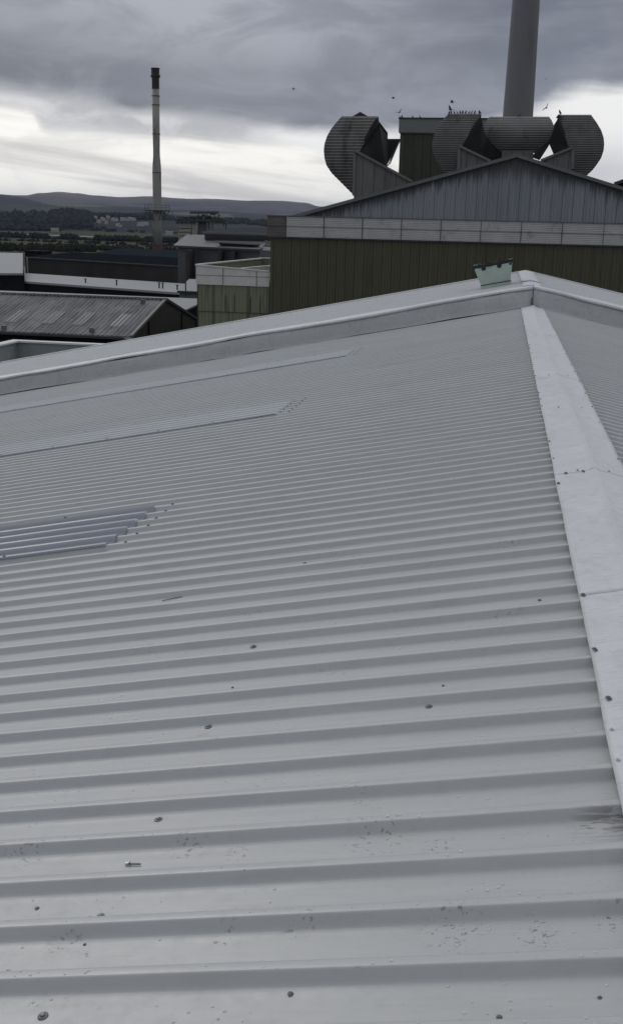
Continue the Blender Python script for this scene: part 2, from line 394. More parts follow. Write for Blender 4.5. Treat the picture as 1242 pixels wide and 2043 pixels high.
def corr_front(x0, x1, Y, z0, ztop, pitch=.3, depth=.06, back=.25, mb=None):
    """vertical-ribbed sheet facing -Y at plane Y; ztop(x) gives its upper edge"""
    mb = mb or MB(); pts = []
    x = x0
    while x < x1:
        for fx, dy in ((0,0),(.42,0),(.55,-depth),(.87,-depth)):
            q = x+fx*pitch
            if q < x1: pts.append((q, Y+dy))
        x += pitch
    pts.append((x1, Y))
    vs = []; fs = []
    for (q, yy) in pts: vs += [(q, yy, z0), (q, yy, ztop(q)), (q, Y+back, z0), (q, Y+back, ztop(q))]
    for i in range(len(pts)-1):
        a = 4*i; b = a+4
        fs += [(a, b, b+1, a+1), (a+2, a+3, b+3, b+2), (a+1, b+1, b+3, a+3)]
    fs += [(0,1,3,2), (len(vs)-4, len(vs)-2, len(vs)-1, len(vs)-3)]
    mb.add(vs, fs); return mb

# ------------------------------------------------------------------ near roof
near = thing('warehouse', 'pale grey ribbed metal roof filling the foreground, with a silver ridge cap at right', 'building', (RX, 10, 0))

def ribbed(x0, x1, y0, y1, zf, nx=6, phase=1.938, pitch=.2, crest=CREST, cw=.030, web=.019, dz=0., hfac=1.0, fine=False):
    """profiled sheet: ribs run along x, profile repeats along y.  zf(x) = crest height"""
    mb = MB(); prof = []
    k = math.floor((y0-phase)/pitch)-1
    while True:
        yb = phase+k*pitch            # near upper edge of the crest
        for a, h in (((-web-.045, -1), (-web-.007, -.99), (-web-.001, -.955), (-web+.003, -.82), (-web+.006, -.68), (-.006, -.30), (-.0025, -.11), (0, -.015), (.003, 0), (cw-.004, 0), (cw, -.04), (cw+.004, -.22), (cw+web-.003, -.86), (cw+web, -1), (cw+web+.004, -1)) if fine else ((-web, -1), (0, 0), (cw, 0), (cw+web, -1))):
            if y0 <= yb+a <= y1: prof.append((yb+a, h*crest*hfac))
        k += 1
        if yb > y1+pitch: break
    prof = [(y0, -crest*hfac)]+prof+[(y1, -crest*hfac)]
    xs = [x0+(x1-x0)*i/nx for i in range(nx+1)]
    vs = []
    for (yy, h) in prof:
        for xx in xs:
            sag = .004*noise.noise(Vector((xx*.6, yy*.9, 3)))+.0025*noise.noise(Vector((xx*1.7, math.floor(yy*5)*3.1, 9)))
            vs.append((xx, yy+.003*noise.noise(Vector((xx*.8, yy*2, 0))), zf(xx)+h+dz+sag))
    n = nx+1
    fs = [(i*n+j, i*n+j+1, (i+1)*n+j+1, (i+1)*n+j) for i in range(len(prof)-1) for j in range(nx)]
    mb.add(vs, fs)
    return mb, prof
mb, _ = ribbed(-15.5, RX-.05, -1.5, BY, crest_z, 26, fine=True)
slopeL = mb.build('roof_slope', M['roof'], near, True)
mb, _ = ribbed(RX+.03, 9.5, -1.5, BY, crest_z, 16, fine=True)
slopeR = mb.build('roof_slope', M['roof'], near, True)
# body of the building under the sheets
MB().prism([(-15.3,-1.4,0),(9.3,-1.4,0),(9.3,-1.4,crest_z(9.3)-.12),(RX,-1.4,crest_z(RX)-.12),(-15.3,-1.4,crest_z(-15.3)-.12)], (0,BY+1.3,0)).build('wall', M['wall_plain'], near)

# ridge cap: bent sheet with dents, laps every 2.26 m
def cap_height(s):      # s: signed distance from the ridge
    return -.012*abs(s)/.23
laps = [-1.5, 1.9, 4.16, 6.42, 10.9, 15.4, BY-.02]
mb = MB()
hw = .226
for li in range(len(laps)-1):
    a, b = laps[li], laps[li+1]+.06
    if li == len(laps)-2: b = laps[-1]
    ny = max(8, int((b-a)/.05)); ns = 16
    vs = []
    for i in range(ny+1):
        yy = a+(b-a)*i/ny
        for j in range(ns+1):
            s_ = -hw+2*hw*j/ns
            z = crest_z(RX+s_)+.006+.016*math.exp(-abs(s_)/.03)
            edge_ = min(1, (hw-abs(s_))/.07)
            z += edge_*(.013*(1+.5*(yy > 8))*noise.noise(Vector((s_*3, yy*1.1, 1)))+.0035*noise.noise(Vector((s_*7, yy*3.1, 7))))
            if s_ < 0: z += edge_*.0075*noise.noise(Vector((s_*5, yy*5.5, 17)))*min(1, max(.15, (yy-4)/4))
            z -= (.016*math.exp(-((yy-16.2)/1.6)**2)+.012*math.exp(-((yy-13.1)/.5)**2)+.010*math.exp(-((yy-6.9)/.22)**2))*math.exp(-((s_+.07)/.07)**2)
            z += .0012*(1-i/ny)*(1 if li else 0)
            q_ = crest_z(RX+s_)+.009; z = max(z+.003, q_+.45*(z-q_))
            wx = .004*noise.noise(Vector((0, yy*2.3, s_*2)))
            vs.append((RX+s_+wx+.012*math.sin(yy*.9+1)*(1-abs(s_)/hw), yy, z))
    n = ns+1
    fs = [(i*n+j, i*n+j+1, (i+1)*n+j+1, (i+1)*n+j) for i in range(ny) for j in range(ns)]
    mb.add(vs, fs)
cap = mb.build('ridge_cap', M['ridge'], near, True)
md = cap.modifiers.new('thickness', 'SOLIDIFY'); md.thickness = .002; md.offset = -1

# fasteners
def screw_mesh(m, r=.0115, dome=True):
    mb = MB(); mb.lathe(0, 0, [(r, 0), (r, .0018), (r*.85, .0034), (r*.55, .0042), (r*.5, .0066), (r*.36, .0078), (.0005, .008)], 12)
    me = D.meshes.new('screw'); me.from_pydata(mb.v, [], mb.f); me.materials.append(m)
    bm = bmesh.new(); bm.from_mesh(me); bmesh.ops.recalc_face_normals(bm, faces=bm.faces); bm.to_mesh(me); bm.free()
    return me
ME_S = screw_mesh(M['screw']); ME_R = screw_mesh(M['redscrew'], .013); ME_B = screw_mesh(M['screw'], .014); ME_Z = screw_mesh(M['steel'], .011)
def screw(parent, x, y, dz=0., me=ME_S, k=1.):
    o = D.objects.new('screw', me); COL.objects.link(o); o.parent = parent
    L = root_loc(parent)
    o.location = Vector((x, y, crest_z(x)+dz))-L
    o.rotation_euler = (random.uniform(-.06,.06), (-1 if x < RX else 1)*math.atan(TA)+random.uniform(-.06,.06), random.random()*3)
    o.scale = (k, k, k); return o
PAN = -CREST+.001
for x, y, me, k in [(-.941,5.267,ME_S,1),(-.945,4.076,ME_B,1),(-.148,3.31,ME_B,.9),(-.929,3.305,ME_B,.95),(-.908,2.678,ME_B,.9),
                    (-1.107,2.257,ME_B,.5),(-.347,1.894,ME_B,.55),(-.905,1.846,ME_B,.88),(-.909,2.208,ME_B,.8),(.246,4.277,ME_S,.7),
                    (.096,1.807,ME_S,.6),(.292,1.857,ME_S,.45),(-.907,2.096,ME_S,.4),(-.11,3.481,ME_S,.45),(-.927,3.649,ME_S,.45)]:
    screw(slopeL, x, y, PAN, me, k)
for x, y in [(.42,3.16),(.41,3.57),(.41,4.16),(.405,6.17),(.46,6.41),(.56,6.40)]:
    screw(cap, x, y, .014, ME_S, 1. if y > 3 else .75)
for x, y in [(.41,2.76),(.41,2.95)]: screw(cap, x, y, .012, ME_Z, .6)
y = 6.9; i = 0
while y < 21.3:
    if i % 4 != 2: screw(cap, .405+random.uniform(-.006,.008), y, .012, ME_S, random.uniform(.6,.85))
    if i % 3 != 1: screw(cap, RX+.205+random.uniform(-.006,.006), y+.1, .012, ME_S, random.uniform(.6,.85))
    y += random.choice((.4,.6,.8)); i += 1
for y in (6.44, 8.9, 11.0, 15.5):
    screw(cap, RX-.09, y, .016, ME_S, .7); screw(cap, RX+.10, y+.03, .016, ME_S, .7)

# rooflights: three glass-fibre strips, one metre wide, running down the slope
def rooflight(y0, x_end, label, m='rooflight'):
    e = [0]*0
    phase = 1.938
    k0 = round((y0-phase)/.2); ya = phase+k0*.2-.05
    mb = MB(); nx = 24
    # ends are stepped: each rib is a little further down than the next (cut askew)
    cells = 5
    xs0 = -15.0
    prof = [(.0,-1,0)]
    vs = []; fs = []
    P = []
    P.append((phase+k0*.2-.010, -.3))
    for c in range(cells+1):
        yb = phase+(k0+c)*.2
        for a, h in ((-.034,-1),(-.018,-.25),(-.006,.12),(.036,.12),(.048,-.25),(.064,-1)):
            if (c == 0 and a < -.01) or (c == cells and a > .0): continue
            P.append((yb+a, h))
            if c == cells and a > -.01: P.append((yb+a+.003, h-.25))
    n = nx+1
    for (yy, h) in P:
        xe = x_end+.01*math.sin(yy*37)
        for j in range(n):
            xx = xs0+(xe-xs0)*j/nx
            vs.append((xx, yy, crest_z(xx)+h*CREST+.011+.003*noise.noise(Vector((xx, yy*3, 5)))))
    for i in range(len(P)-1):
        for j in range(nx): fs.append((i*n+j, i*n+j+1, (i+1)*n+j+1, (i+1)*n+j))
    # closed end down to the sheet
    base = len(vs)
    for (yy, h) in P:
        xe = x_end+.012; vs.append((xe, yy, crest_z(xe)+h*CREST-.001))
    for i in range(len(P)-1): fs.append((i*n+nx, base+i, base+i+1, (i+1)*n+nx))
    mb.add(vs, fs)
    o = mb.build('rooflight', M[m], near); o['label'] = label
    y1 = phase+(k0+cells)*.2
    for c in range(cells+1): screw(o, x_end+.15+random.uniform(-.01,.01), phase+(k0+c)*.2+.015, .002, ME_R, .9)
    q = x_end-.7
    while q > -11:
        screw(o, q, y1+.014, .0125, ME_R, .95); screw(o, q+random.uniform(-.03,.03), phase+k0*.2+.014, .0125, ME_R, .95); q -= .66
    return o
rooflight(6.14, -2.42, 'nearest bluish translucent rooflight strip at left edge')
rooflight(11.34, -2.40, 'middle pale translucent rooflight strip', 'rooflight_sheen')
rooflight(17.34, -2.50, 'farthest pale translucent rooflight strip below the raised band', 'rooflight_sheen')

# loose things lying on the sheets
def loose_screw(x, y, rz, label, ln=.05):
    z = crest_z(x)-CREST+.005; t = thing('loose_screw', label, 'screw', (x, y, z))
    a = Vector((math.cos(rz), math.sin(rz), 0)); up = TA*a.x
    a = Vector((a.x, a.y, up)).normalized(); b = Vector((x, y, z))
    MB().bar(b, b+a*ln*.72, .0036).build('shank', M['screw'], t)
    MB().bar(b-a*ln*.24, b, .0065).build('head', M['steel'], t)
    MB().bar(b-a*.0005, b+a*.0015, .012).build('washer', M['steel'], t)
loose_screw(-.915, 2.441, -.12, 'silver self drilling screw lying loose in a pan near the bottom left')
loose_screw(-1.545, 4.912, 3.5, 'dark loose screw lying in a pan halfway up the roof at left', .11)
wz = crest_z(-.93)-CREST+.001
wo_ = MB().lathe(-.936, 2.20, [(.0095, wz), (.0095, wz+.002), (.004, wz+.0035), (.0038, wz+.0005)], 16, False).build('washer', M['steel'])
tag(wo_, 'shiny round washer lying beside a dark screw head at bottom left', 'washer')

# rain drops beading on the nearest pans and crests
mb = MB()
for i in range(2600):
    yy = 1.55+random.random()**1.6*2.6; xx = random.uniform(-1.6, .36)
    ph = ((yy-1.938) % .2)
    on_crest = ph < .028
    if .028 <= ph < .052 or ph > .176: continue
    if not on_crest and random.random() < .35: continue
    if on_crest is False and noise.noise(Vector((xx*1.7, yy*2.2, 4))) < -.12: continue
    r = random.choice((.0010,.0013,.0018,.0023,.003,.0038)) ; z0 = crest_z(xx)-(0 if on_crest else CREST)+.0006
    k = len(mb.v); seg = 7; rx = r*random.uniform(.8,1.3)
    for (q, h) in ((1,0),(.85,.45),(.45,.75)):
        for s_ in range(seg): a = s_*6.283/seg; mb.v.append((xx+rx*q*math.cos(a), yy+r*q*math.sin(a), z0+r*h))
    mb.v.append((xx, yy, z0+r*.85))
    for j in range(2):
        for s_ in range(seg): mb.f.append((k+j*seg+s_, k+j*seg+(s_+1)%seg, k+(j+1)*seg+(s_+1)%seg, k+(j+1)*seg+s_))
    for s_ in range(seg): mb.f.append((k+2*seg+s_, k+2*seg+(s_+1)%seg, k+3*seg))
drops = mb.build('water_drops', M['water_drop'], None, True)
tag(drops, 'rain drops whitened for glints, beaded over the nearest grey roof sheets', 'water drops', kind='stuff')

# ------------------------------------------------------------------ raised roof beyond the band
RAISE = .38; FY = 31.0
far = thing('warehouse', 'raised roof section behind the grey dented upstand, with a mint vent near its ridge', 'building', (RX, 26, 0))
def fz(x): return crest_z(x)+RAISE
def strip(path, y_of, nx, x0, x1, name, m, amp=.012, off=0.):
    """sheet swept along x; path = list of (y, dz above crest) """
    mb = MB(); vs = []
    for i in range(nx+1):
        xx = x0+(x1-x0)*i/nx
        for (yy, dz) in path:
            q = noise.noise(Vector((xx*1.3, yy*4+off, dz*3)))*amp+noise.noise(Vector((xx*.45, off, 2)))*amp*1.3
            vs.append((xx, yy+q*.9, crest_z(xx)+dz+q))
    n = len(path)
    fs = [(i*n+j, i*n+j+1, (i+1)*n+j+1, (i+1)*n+j) for i in range(nx) for j in range(n-1)]
    o = mb.add(vs, fs).build(name, m, far, True)
    md = o.modifiers.new('thickness', 'SOLIDIFY'); md.thickness = .003; md.offset = -1
    return o
for (a, b, off) in ((-15.5, RX-.004, 0.), (RX+.004, 9.5, 5.)):
    n_ = int((b-a)*5)
    strip([(BY-.10,.004),(BY-.012,.006),(BY-.004,.02),(BY,.09),(BY+.004,.18),(BY+.01,.27),(BY+.012,.345)], None, n_, a, b, 'upstand_flashing', M['band'], .024, off)
    strip([(BY-.004,.34),(BY-.012,.375),(BY+.015,.395),(BY+.25,.40),(BY+.6,.395),(BY+.9,.385)], None, n_, a, b, 'cap_flashing', M['bandtop'], .020, off+3)
mb, _ = ribbed(-15.5, RX-.03, BY+.8, FY, fz, 12, cw=.05)
mb.build('roof_slope', M['bandtop'], far)
mb, _ = ribbed(RX+.03, 9.5, BY+.8, FY, fz, 8, cw=.05)
mb.build('roof_slope', M['bandtop'], far)
MB().bar((-15.5, FY, fz(-15.5)+.01), (RX, FY, fz(RX)+.01), .25, .05).build('verge_trim', M['bandtop'], far)
MB().bar((RX, FY, fz(RX)+.01), (9.5, FY, fz(9.5)+.01), .25, .05).build('verge_trim', M['bandtop'], far)
for (a, b, hh) in ((BY+.75, BY+2.6, .015), (BY+2.45, FY+.1, .03)):
    mb = MB(); vs = []
    for i in range(13):
        yy = a+(b-a)*i/12
        for s_ in (-.21,-.12,-.02,.02,.12,.21):
            vs.append((RX+s_, yy, fz(RX+s_)+hh+.02*noise.noise(Vector((s_*4, yy, 3)))))
    fs = [(i*6+j, i*6+j+1, i*6+j+7, i*6+j+6) for i in range(12) for j in range(5)]
    o = mb.add(vs, fs).build('ridge_cap', M['ridge'], far, True); md = o.modifiers.new('t', 'SOLIDIFY'); md.thickness = .004
MB().prism([(-15.3,BY+.1,0),(9.3,BY+.1,0),(9.3,BY+.1,fz(9.3)-.12),(RX,BY+.1,fz(RX)-.12),(-15.3,BY+.1,fz(-15.3)-.12)], (0,FY-BY-.2,0)).build('wall', M['wall_plain'], far)
# dark sealant split at the ridge joint
MB().bar((RX-.015, BY-.03, crest_z(RX)+.02), (RX-.02, BY-.02, crest_z(RX)+.16), .014).build('seal_split', M['black'], far)

# mint green tapered vent box with a ragged black rim, square to the slope
vx, vy = -.14, 24.9
vl = Vector((vx, vy, fz(vx)))
al = math.atan(TA); X_ = Vector((math.cos(al), 0, math.sin(al))); Y_ = Vector((0,1,0)); N_ = X_.cross(Y_)
def vp(a, b, c): return vl+X_*a+Y_*b+N_*c
def frus(mb, a0, a1, c0, c1, inner=None):
    b_ = [vp(-a0,-a0,c0), vp(a0,-a0,c0), vp(a0,a0,c0), vp(-a0,a0,c0)]; t_ = [vp(-a1,-a1,c1), vp(a1,-a1,c1), vp(a1,a1,c1), vp(-a1,a1,c1)]
    k = len(mb.v)
    mb.v += [tuple(q) for q in b_+t_]; mb.f += [(k,k+1,k+5,k+4),(k+1,k+2,k+6,k+5),(k+2,k+3,k+7,k+6),(k+3,k,k+4,k+7)]
    return mb
vent = frus(frus(MB(), .33, .345, -.12, .07), .36, .36, .07, .075).build('roof_vent', M['mint'], far)
vb = frus(MB(), .325, .425, .10, .52); vb = vb.build('hood', M['mint'], vent); md = vb.modifiers.new('t', 'SOLIDIFY'); md.thickness = .012
MB().hexa([vp(-.33,-.33,.07),vp(.33,-.33,.07),vp(.33,.33,.07),vp(-.33,.33,.07)], [vp(-.325,-.325,.10),vp(.325,-.325,.10),vp(.325,.325,.10),vp(-.325,.325,.10)]).build('gap_line', M['black'], vent)  # solid black slab filling the dark gap line
mb = MB(); n_ = 14
for sgn in range(4):
    for i in range(n_):
        def rp(k, out, c):
            a = -.44+.88*k/n_; o_ = .435+out
            return [vp(a,-o_,c), vp(o_,a,c), vp(-a,o_,c), vp(-o_,-a,c)][sgn]
        j0, j1 = random.Random(i+sgn*20).uniform(0,.02), random.Random(i+1+sgn*20).uniform(0,.02)
        mb.hexa([rp(i,0,.49-j0), rp(i+1,0,.49-j1), rp(i+1,-.07,.49), rp(i,-.07,.49)], [rp(i,.02,.545+j0*.6), rp(i+1,.02,.545+j1*.6), rp(i+1,-.08,.55), rp(i,-.08,.55)])
mb.build('rim', M['black'], vent)
for a in (-.22, .13, .38):
    r_ = .055 if a < .3 else .03
    mb = MB(); mb.prism([vp(a+r_*math.cos(q*.7), -.408+(.04 if a>1 else 0), .455+r_*.9*math.sin(q*.7)) for q in range(9)], tuple(-Y_*.022)).build('bracket', M['black'], vent)
MB().hexa([vp(-.40,-.40,.44),vp(.40,-.40,.44),vp(.40,.40,.44),vp(-.40,.40,.44)], [vp(-.405,-.405,.45),vp(.405,-.405,.45),vp(.405,.405,.45),vp(-.405,.405,.45)]).build('damper_plate', M['cowl_in'], vent)

# ------------------------------------------------------------------ big olive works building
BYW = 75.0
big = thing('factory_building', 'large olive works building with grey gable and four sooty hooded cowls on its roof', 'building', (.33, BYW, 0))
BXL, BXR = -16.6, 24.0
zf0, zf1 = ZC-.55, ZC+.88
corr_front(BXL+.12, BXR, BYW+.16, 0, lambda x: zf0+.1, .217, .05).build('wall', M['olive'], big)
MB().box(BXL+.12, BXR, BYW+.42, BYW+45, 0, zf0+.1).build('wall', M['olive_dark'], big)
# fascia: horizontal ribs
def hribs(mb, x0, x1, Y, z0, z1, pitch=.12, d_=.025, back=.35):
    prof = []; z = z0
    while z < z1-.001:
        for fz_, dy in ((0,0),(.4,0),(.5,-d_),(.9,-d_)):
            if z+fz_*pitch < z1: prof.append((z+fz_*pitch, Y+dy))
        z += pitch
    prof.append((z1, Y)); prof += [(z1, Y+back), (z0, Y+back)]
    n = len(prof)
    return mb.add([(x0, yy, zz) for zz, yy in prof]+[(x1, yy, zz) for zz, yy in prof],
                  [(i, (i+1)%n, n+(i+1)%n, n+i) for i in range(n)]+[tuple(range(n)), tuple(range(2*n-1, n-1, -1))])
hribs(MB(), -15.3, BXR, BYW-.02, zf0, zf1-.06).build('fascia', M['fascia'], big)
hribs(MB(), BXL-.1, -15.36, BYW-.02, zf0, zf1-.04).build('fascia', M['fascia_shaded'], big)['label'] = 'dark brown left end of the fascia, shade put into its colour'
MB().box(BXL-.1, BXR, BYW-.10, BYW+.4, zf1-.035, zf1+.03).build('coping', M['trim'], big)
MB().box(BXL+.0, BXR, BYW-.03, BYW+.13, zf0-.10, zf0-.01).build('drip_trim', M['trim_dark'], big)
MB().box(BXL-.1, BXR, BYW-.075, BYW-.05, (zf0+zf1)/2-.012, (zf0+zf1)/2+.008).build('fascia_joint', M['rust'], big)
x = -15.33
while x < BXR:
    wj = random.uniform(.03,.05); MB().box(x-wj/2, x+wj/2, BYW-.09, BYW-.055, zf0+.01, zf1-.06).build('joint_cover', M['rust'], big)
    x += 2.72
XA, ZA, SLP = .33, ZC+5.14, .282
def zg(x): return ZA-.1-SLP*abs(x-XA)
corr_front(-15.0, 15.66, BYW+.7, zf0+.3, zg, .24, .06).build('gable_wall', M['gable'], big)
# roof slabs with verge trim, ridge runs away from us
for sg in (-1, 1):
    xe = XA+sg*15.55
    MB().hexa([(XA,BYW+.5,ZA-.02),(xe,BYW+.5,ZA-.02-SLP*15.55),(xe,BYW+45,ZA-.02-SLP*15.55),(XA,BYW+45,ZA-.02)],
              [(XA,BYW+.5,ZA+.06),(xe,BYW+.5,ZA+.06-SLP*15.55),(xe,BYW+45,ZA+.06-SLP*15.55),(XA,BYW+45,ZA+.06)]).build('roof', M['trim_dark'], big)
    MB().bar((XA,BYW+.42,ZA+.0),(xe,BYW+.42,ZA-SLP*15.55),.12,.22).build('verge_trim', M['trim'], big)
MB().box(XA-.3, XA+.3, BYW+.38, BYW+44, ZA+.05, ZA+.12).build('ridge_cap', M['trim'], big)

# the hooded cowls: corrugated curved sheet + cheeks + black throat, each with real depth
def cowl(front, Y, bulge, push, label, arcs=None, nrow=26, cheeks=(), extra=()):
    """front: outline (pixel pairs of left and right edge by height) of the corrugated face at depth Y.
       push: vector from the face to the rear of the hood"""
    rows = []
    ys = [q[0] for q in front]
    for i in range(nrow*2+1):
        yy = ys[0]+(ys[-1]-ys[0])*i/(nrow*2)
        for a, b in zip(front, front[1:]):
            if a[0] <= yy <= b[0]:
                f_ = (yy-a[0])/(b[0]-a[0]+1e-9); xl = a[1]+(b[1]-a[1])*f_; xr = a[2]+(b[2]-a[2])*f_; break
        rows.append((yy, xl, xr, i))
    mb = MB(); vs = []; nx = 8
    for (yy, xl, xr, i) in rows:
        t_ = i/(nrow*2.)
        off = bulge*(1-math.sin(math.pi*min(1, max(0, t_))))*1.0 - (.07 if i % 2 else 0.)
        for j in range(nx+1):
            p = onY(xl+(xr-xl)*j/nx, yy, Y+off); vs.append(p)
    n = nx+1; nr = len(rows)
    fs = [(i*n+j, i*n+j+1, (i+1)*n+j+1, (i+1)*n+j) for i in range(nr-1) for j in range(nx)]
    mb.add(vs, fs)
    o = mb.build('ventilation_cowl', M['cowl'], big); o['label'] = label
    md = o.modifiers.new('t', 'SOLIDIFY'); md.thickness = .10; md.offset = 0
    # rear shell, slightly smaller, and side sheets
    pv = Vector(push); c0 = sum((Vector(v_) for v_ in vs), Vector())/len(vs)
    def back(p, k=.72): p = Vector(p); return c0+(p-c0)*k+pv
    sides = MB()
    L_ = [vs[i*n] for i in range(0, nr, 2)]; R_ = [vs[i*n+nx] for i in range(0, nr, 2)]
    Tp = [vs[j] for j in range(n)]; Bt = [vs[(nr-1)*n+j] for j in range(n)]
    for seq in (L_, R_, Tp, Bt):
        a = [Vector(p)+Vector((0,.06,0)) for p in seq]; b = [back(p) for p in seq]
        m_ = len(a); sides.add(a+b, [(i, i+1, m_+i+1, m_+i) for i in range(m_-1)])
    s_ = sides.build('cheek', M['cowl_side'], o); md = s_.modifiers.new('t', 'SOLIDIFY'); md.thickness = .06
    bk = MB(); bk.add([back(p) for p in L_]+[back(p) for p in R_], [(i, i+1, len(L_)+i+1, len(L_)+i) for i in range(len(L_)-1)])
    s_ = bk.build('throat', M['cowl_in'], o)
    return o
def panel(poly, Ys, name, m, parent, th=.12, dirv=(0,1,0)):
    pts = [onY(px, py, Y) for (px, py), Y in zip(poly, Ys)]
    return MB().prism(pts, Vector(dirv)*th).build(name, m, parent)

# left hood, turned to the left
F1 = [(233,681,753),(245,670,748),(258,660,741),(272,652,733),(287,647,725),(300,645.5,718),(316,647,712),(330,651,709),(345,661,708),(360,676,708),(374,690,708),(388,704,708)]
c1 = cowl(F1, 80.0, .55, (.5,2.0,-.1), 'leftmost sooty corrugated hood, turned to the left')
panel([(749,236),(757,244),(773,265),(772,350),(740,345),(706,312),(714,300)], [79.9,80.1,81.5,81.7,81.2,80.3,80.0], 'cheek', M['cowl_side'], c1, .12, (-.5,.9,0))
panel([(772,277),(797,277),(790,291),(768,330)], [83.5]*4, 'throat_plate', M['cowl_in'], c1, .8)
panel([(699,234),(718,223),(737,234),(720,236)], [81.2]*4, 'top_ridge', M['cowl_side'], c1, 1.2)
MB().bar(onY(797,281,83.0), onY(773,331,83.0), .07).build('stay', M['framelight'], c1)
MB().bar(onY(795,285,82.4), onY(777,328,82.4), .05).build('stay', M['framelight'], c1)
MB().bar(onY(754,237,79.9), onY(751,249,79.9), .10).build('stay', M['cowl_side'], c1)
# second hood
F2 = [(228,893,958),(240,882,952),(255,871,943),(270,864,934),(287,861,923),(300,862,916),(315,867,915),(330,876,915),(345,886,915)]
c2 = cowl(F2, 82.0, .55, (.4,2.0,-.1), 'second sooty corrugated hood from the left, with birds along its top')
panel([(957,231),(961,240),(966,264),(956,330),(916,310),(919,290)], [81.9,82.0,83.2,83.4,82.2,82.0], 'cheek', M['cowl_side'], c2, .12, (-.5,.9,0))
# centre hood, facing us
F3 = [(234,976,1094),(240,970,1099),(250,967,1103),(262,966,1104),(270,968.5,1101),(278,974,1097),(286,981,1088),(294,989,1078),(303,998,1067)]
c3 = cowl(F3, 84.0, .9, (0,1.8,-.3), 'middle sooty corrugated hood facing the camera over the gable peak', nrow=15)
panel([(1000,301),(1063,301),(1063,316),(1000,316)], [84.3]*4, 'neck', M['housing'], c3, 1.5)
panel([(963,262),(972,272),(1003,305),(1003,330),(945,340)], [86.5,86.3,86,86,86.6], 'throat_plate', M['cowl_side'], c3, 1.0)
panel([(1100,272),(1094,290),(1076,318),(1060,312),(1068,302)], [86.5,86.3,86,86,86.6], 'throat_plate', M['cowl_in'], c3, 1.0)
# right hood
F4 = [(230,1112,1178),(245,1115,1189),(260,1121,1198),(275,1127,1203),(287,1131,1204),(300,1136,1203),(315,1141,1198),(330,1142,1188),(340,1143,1180),(348,1143,1171)]
c4 = cowl(F4, 82.0, .55, (-.4,2.0,-.1), 'rightmost sooty corrugated hood, turned to the right')
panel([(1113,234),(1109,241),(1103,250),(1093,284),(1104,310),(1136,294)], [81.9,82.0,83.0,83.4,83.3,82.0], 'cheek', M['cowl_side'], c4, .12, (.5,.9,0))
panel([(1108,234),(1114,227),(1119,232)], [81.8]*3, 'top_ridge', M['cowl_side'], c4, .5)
# wedge housings
def housing(poly, Y, cope, depth=2.4):
    pts = [onY(px, py, Y) for px, py in poly]
    o = MB().prism(pts, (0,depth,0)).build('cowl_housing', M['housing'], big)
    a, b = onY(*cope[0], Y-.05), onY(*cope[1], Y-.05)
    MB().bar(a, b, .35, .16).build('coping', M['trim'], o)
    MB().bar(onY(*cope[0], Y-.06), onY(*cope[2], Y-.06), .2, .12).build('corner_trim', M['trim'], o)
housing([(706,300),(824,363),(800,395),(705,400)], 78.0, [(707,300),(822,362),(705,390)])
housing([(915,291),(978,322),(960,350),(914,350)], 80.0, [(915,291),(977,321),(914,338)])
housing([(1142,294),(1141,345),(1100,345),(1076,321)], 80.0, [(1142,294),(1078,320),(1141,337)])
# penthouse behind the hoods
pl, pr = -10.22, -2.0
corr_front(pl+.15, pr-.1, 100.15, ZC+2, lambda x: ZC+8.75, .35, .06).build('penthouse_wall', M['olive_dark'], big)
MB().box(pl+.15, pr-.1, 100.42, 112, ZC+2, ZC+8.7).build('penthouse_wall', M['olive_dark'], big)
MB().box(pl, pr+.05, 100, 112.2, ZC+8.68, ZC+9.83).build('penthouse_fascia', M['pent_fascia'], big)
MB().box(pl-.06, pr+.1, 99.93, 112.3, ZC+9.83, ZC+9.95).build('coping', M['trim_dark'], big)
MB().box(pl+.1, pr, 99.97, 100.1, ZC+8.58, ZC+8.67).build('drip_trim', M['trim_dark'], big)

# annex on the left
annex = thing('factory_annex', 'low green clad annex with off white parapet left of the big olive wall', 'building', (-19.4, 78, 0))
AX0, AX1, AY = -22.1, -16.62, 75.55
corr_front(AX0+.12, AX1, AY+.12, 0, lambda x: ZC-4.0, .26, .05).build('wall', M['annex_green'], annex)
MB().box(AX0+.12, AX1, AY+.4, 97, 0, ZC-4.0).build('wall', M['annex_green'], annex)
def afz(x): return ZC-2.71-.055*(x-AX0)
o = MB().hexa([(AX0,AY,ZC-4.08),(AX1,AY,ZC-4.10),(AX1,AY+.12,ZC-4.10),(AX0,AY+.12,ZC-4.08)], [(AX0,AY,ZC-2.75),(AX1,AY,afz(AX1)-.04),(AX1,AY+.12,afz(AX1)-.04),(AX0,AY+.12,ZC-2.75)]).build('fascia', M['annex_fascia'], annex)
MB().hexa([(AX0-.06,AY-.06,ZC-2.745),(AX1,AY-.06,afz(AX1)-.035),(AX1,AY+.22,afz(AX1)-.035),(AX0-.06,AY+.22,ZC-2.745)], [(AX0-.06,AY-.06,ZC-2.66),(AX1,AY-.06,afz(AX1)+.04),(AX1,AY+.22,afz(AX1)+.04),(AX0-.06,AY+.22,ZC-2.66)]).build('coping', M['annex_fascia'], annex)
MB().box(AX0, AX1, AY-.025, AY-.005, ZC-3.425, ZC-3.405).build('fascia_joint', M['rust'], annex)
for x in (-20.05, -17.55): MB().box(x-.017, x+.017, AY-.04, AY-.02, ZC-4.05, afz(x)-.06).build('joint_cover', M['rust'], annex)
MB().box(AX0+.02, AX0+.14, AY+.23, 97.2, ZC-4.0, ZC-2.75).build('parapet', M['annex_green'], annex)
MB().box(AX0-.06, AX0+.22, AY+.23, 97.3, ZC-2.745, ZC-2.64).build('coping', M['annex_fascia'], annex)
MB().box(AX0+.14, AX1, 97.0, 97.2, ZC-4.0, ZC-2.72).build('parapet', M['annex_green'], annex)
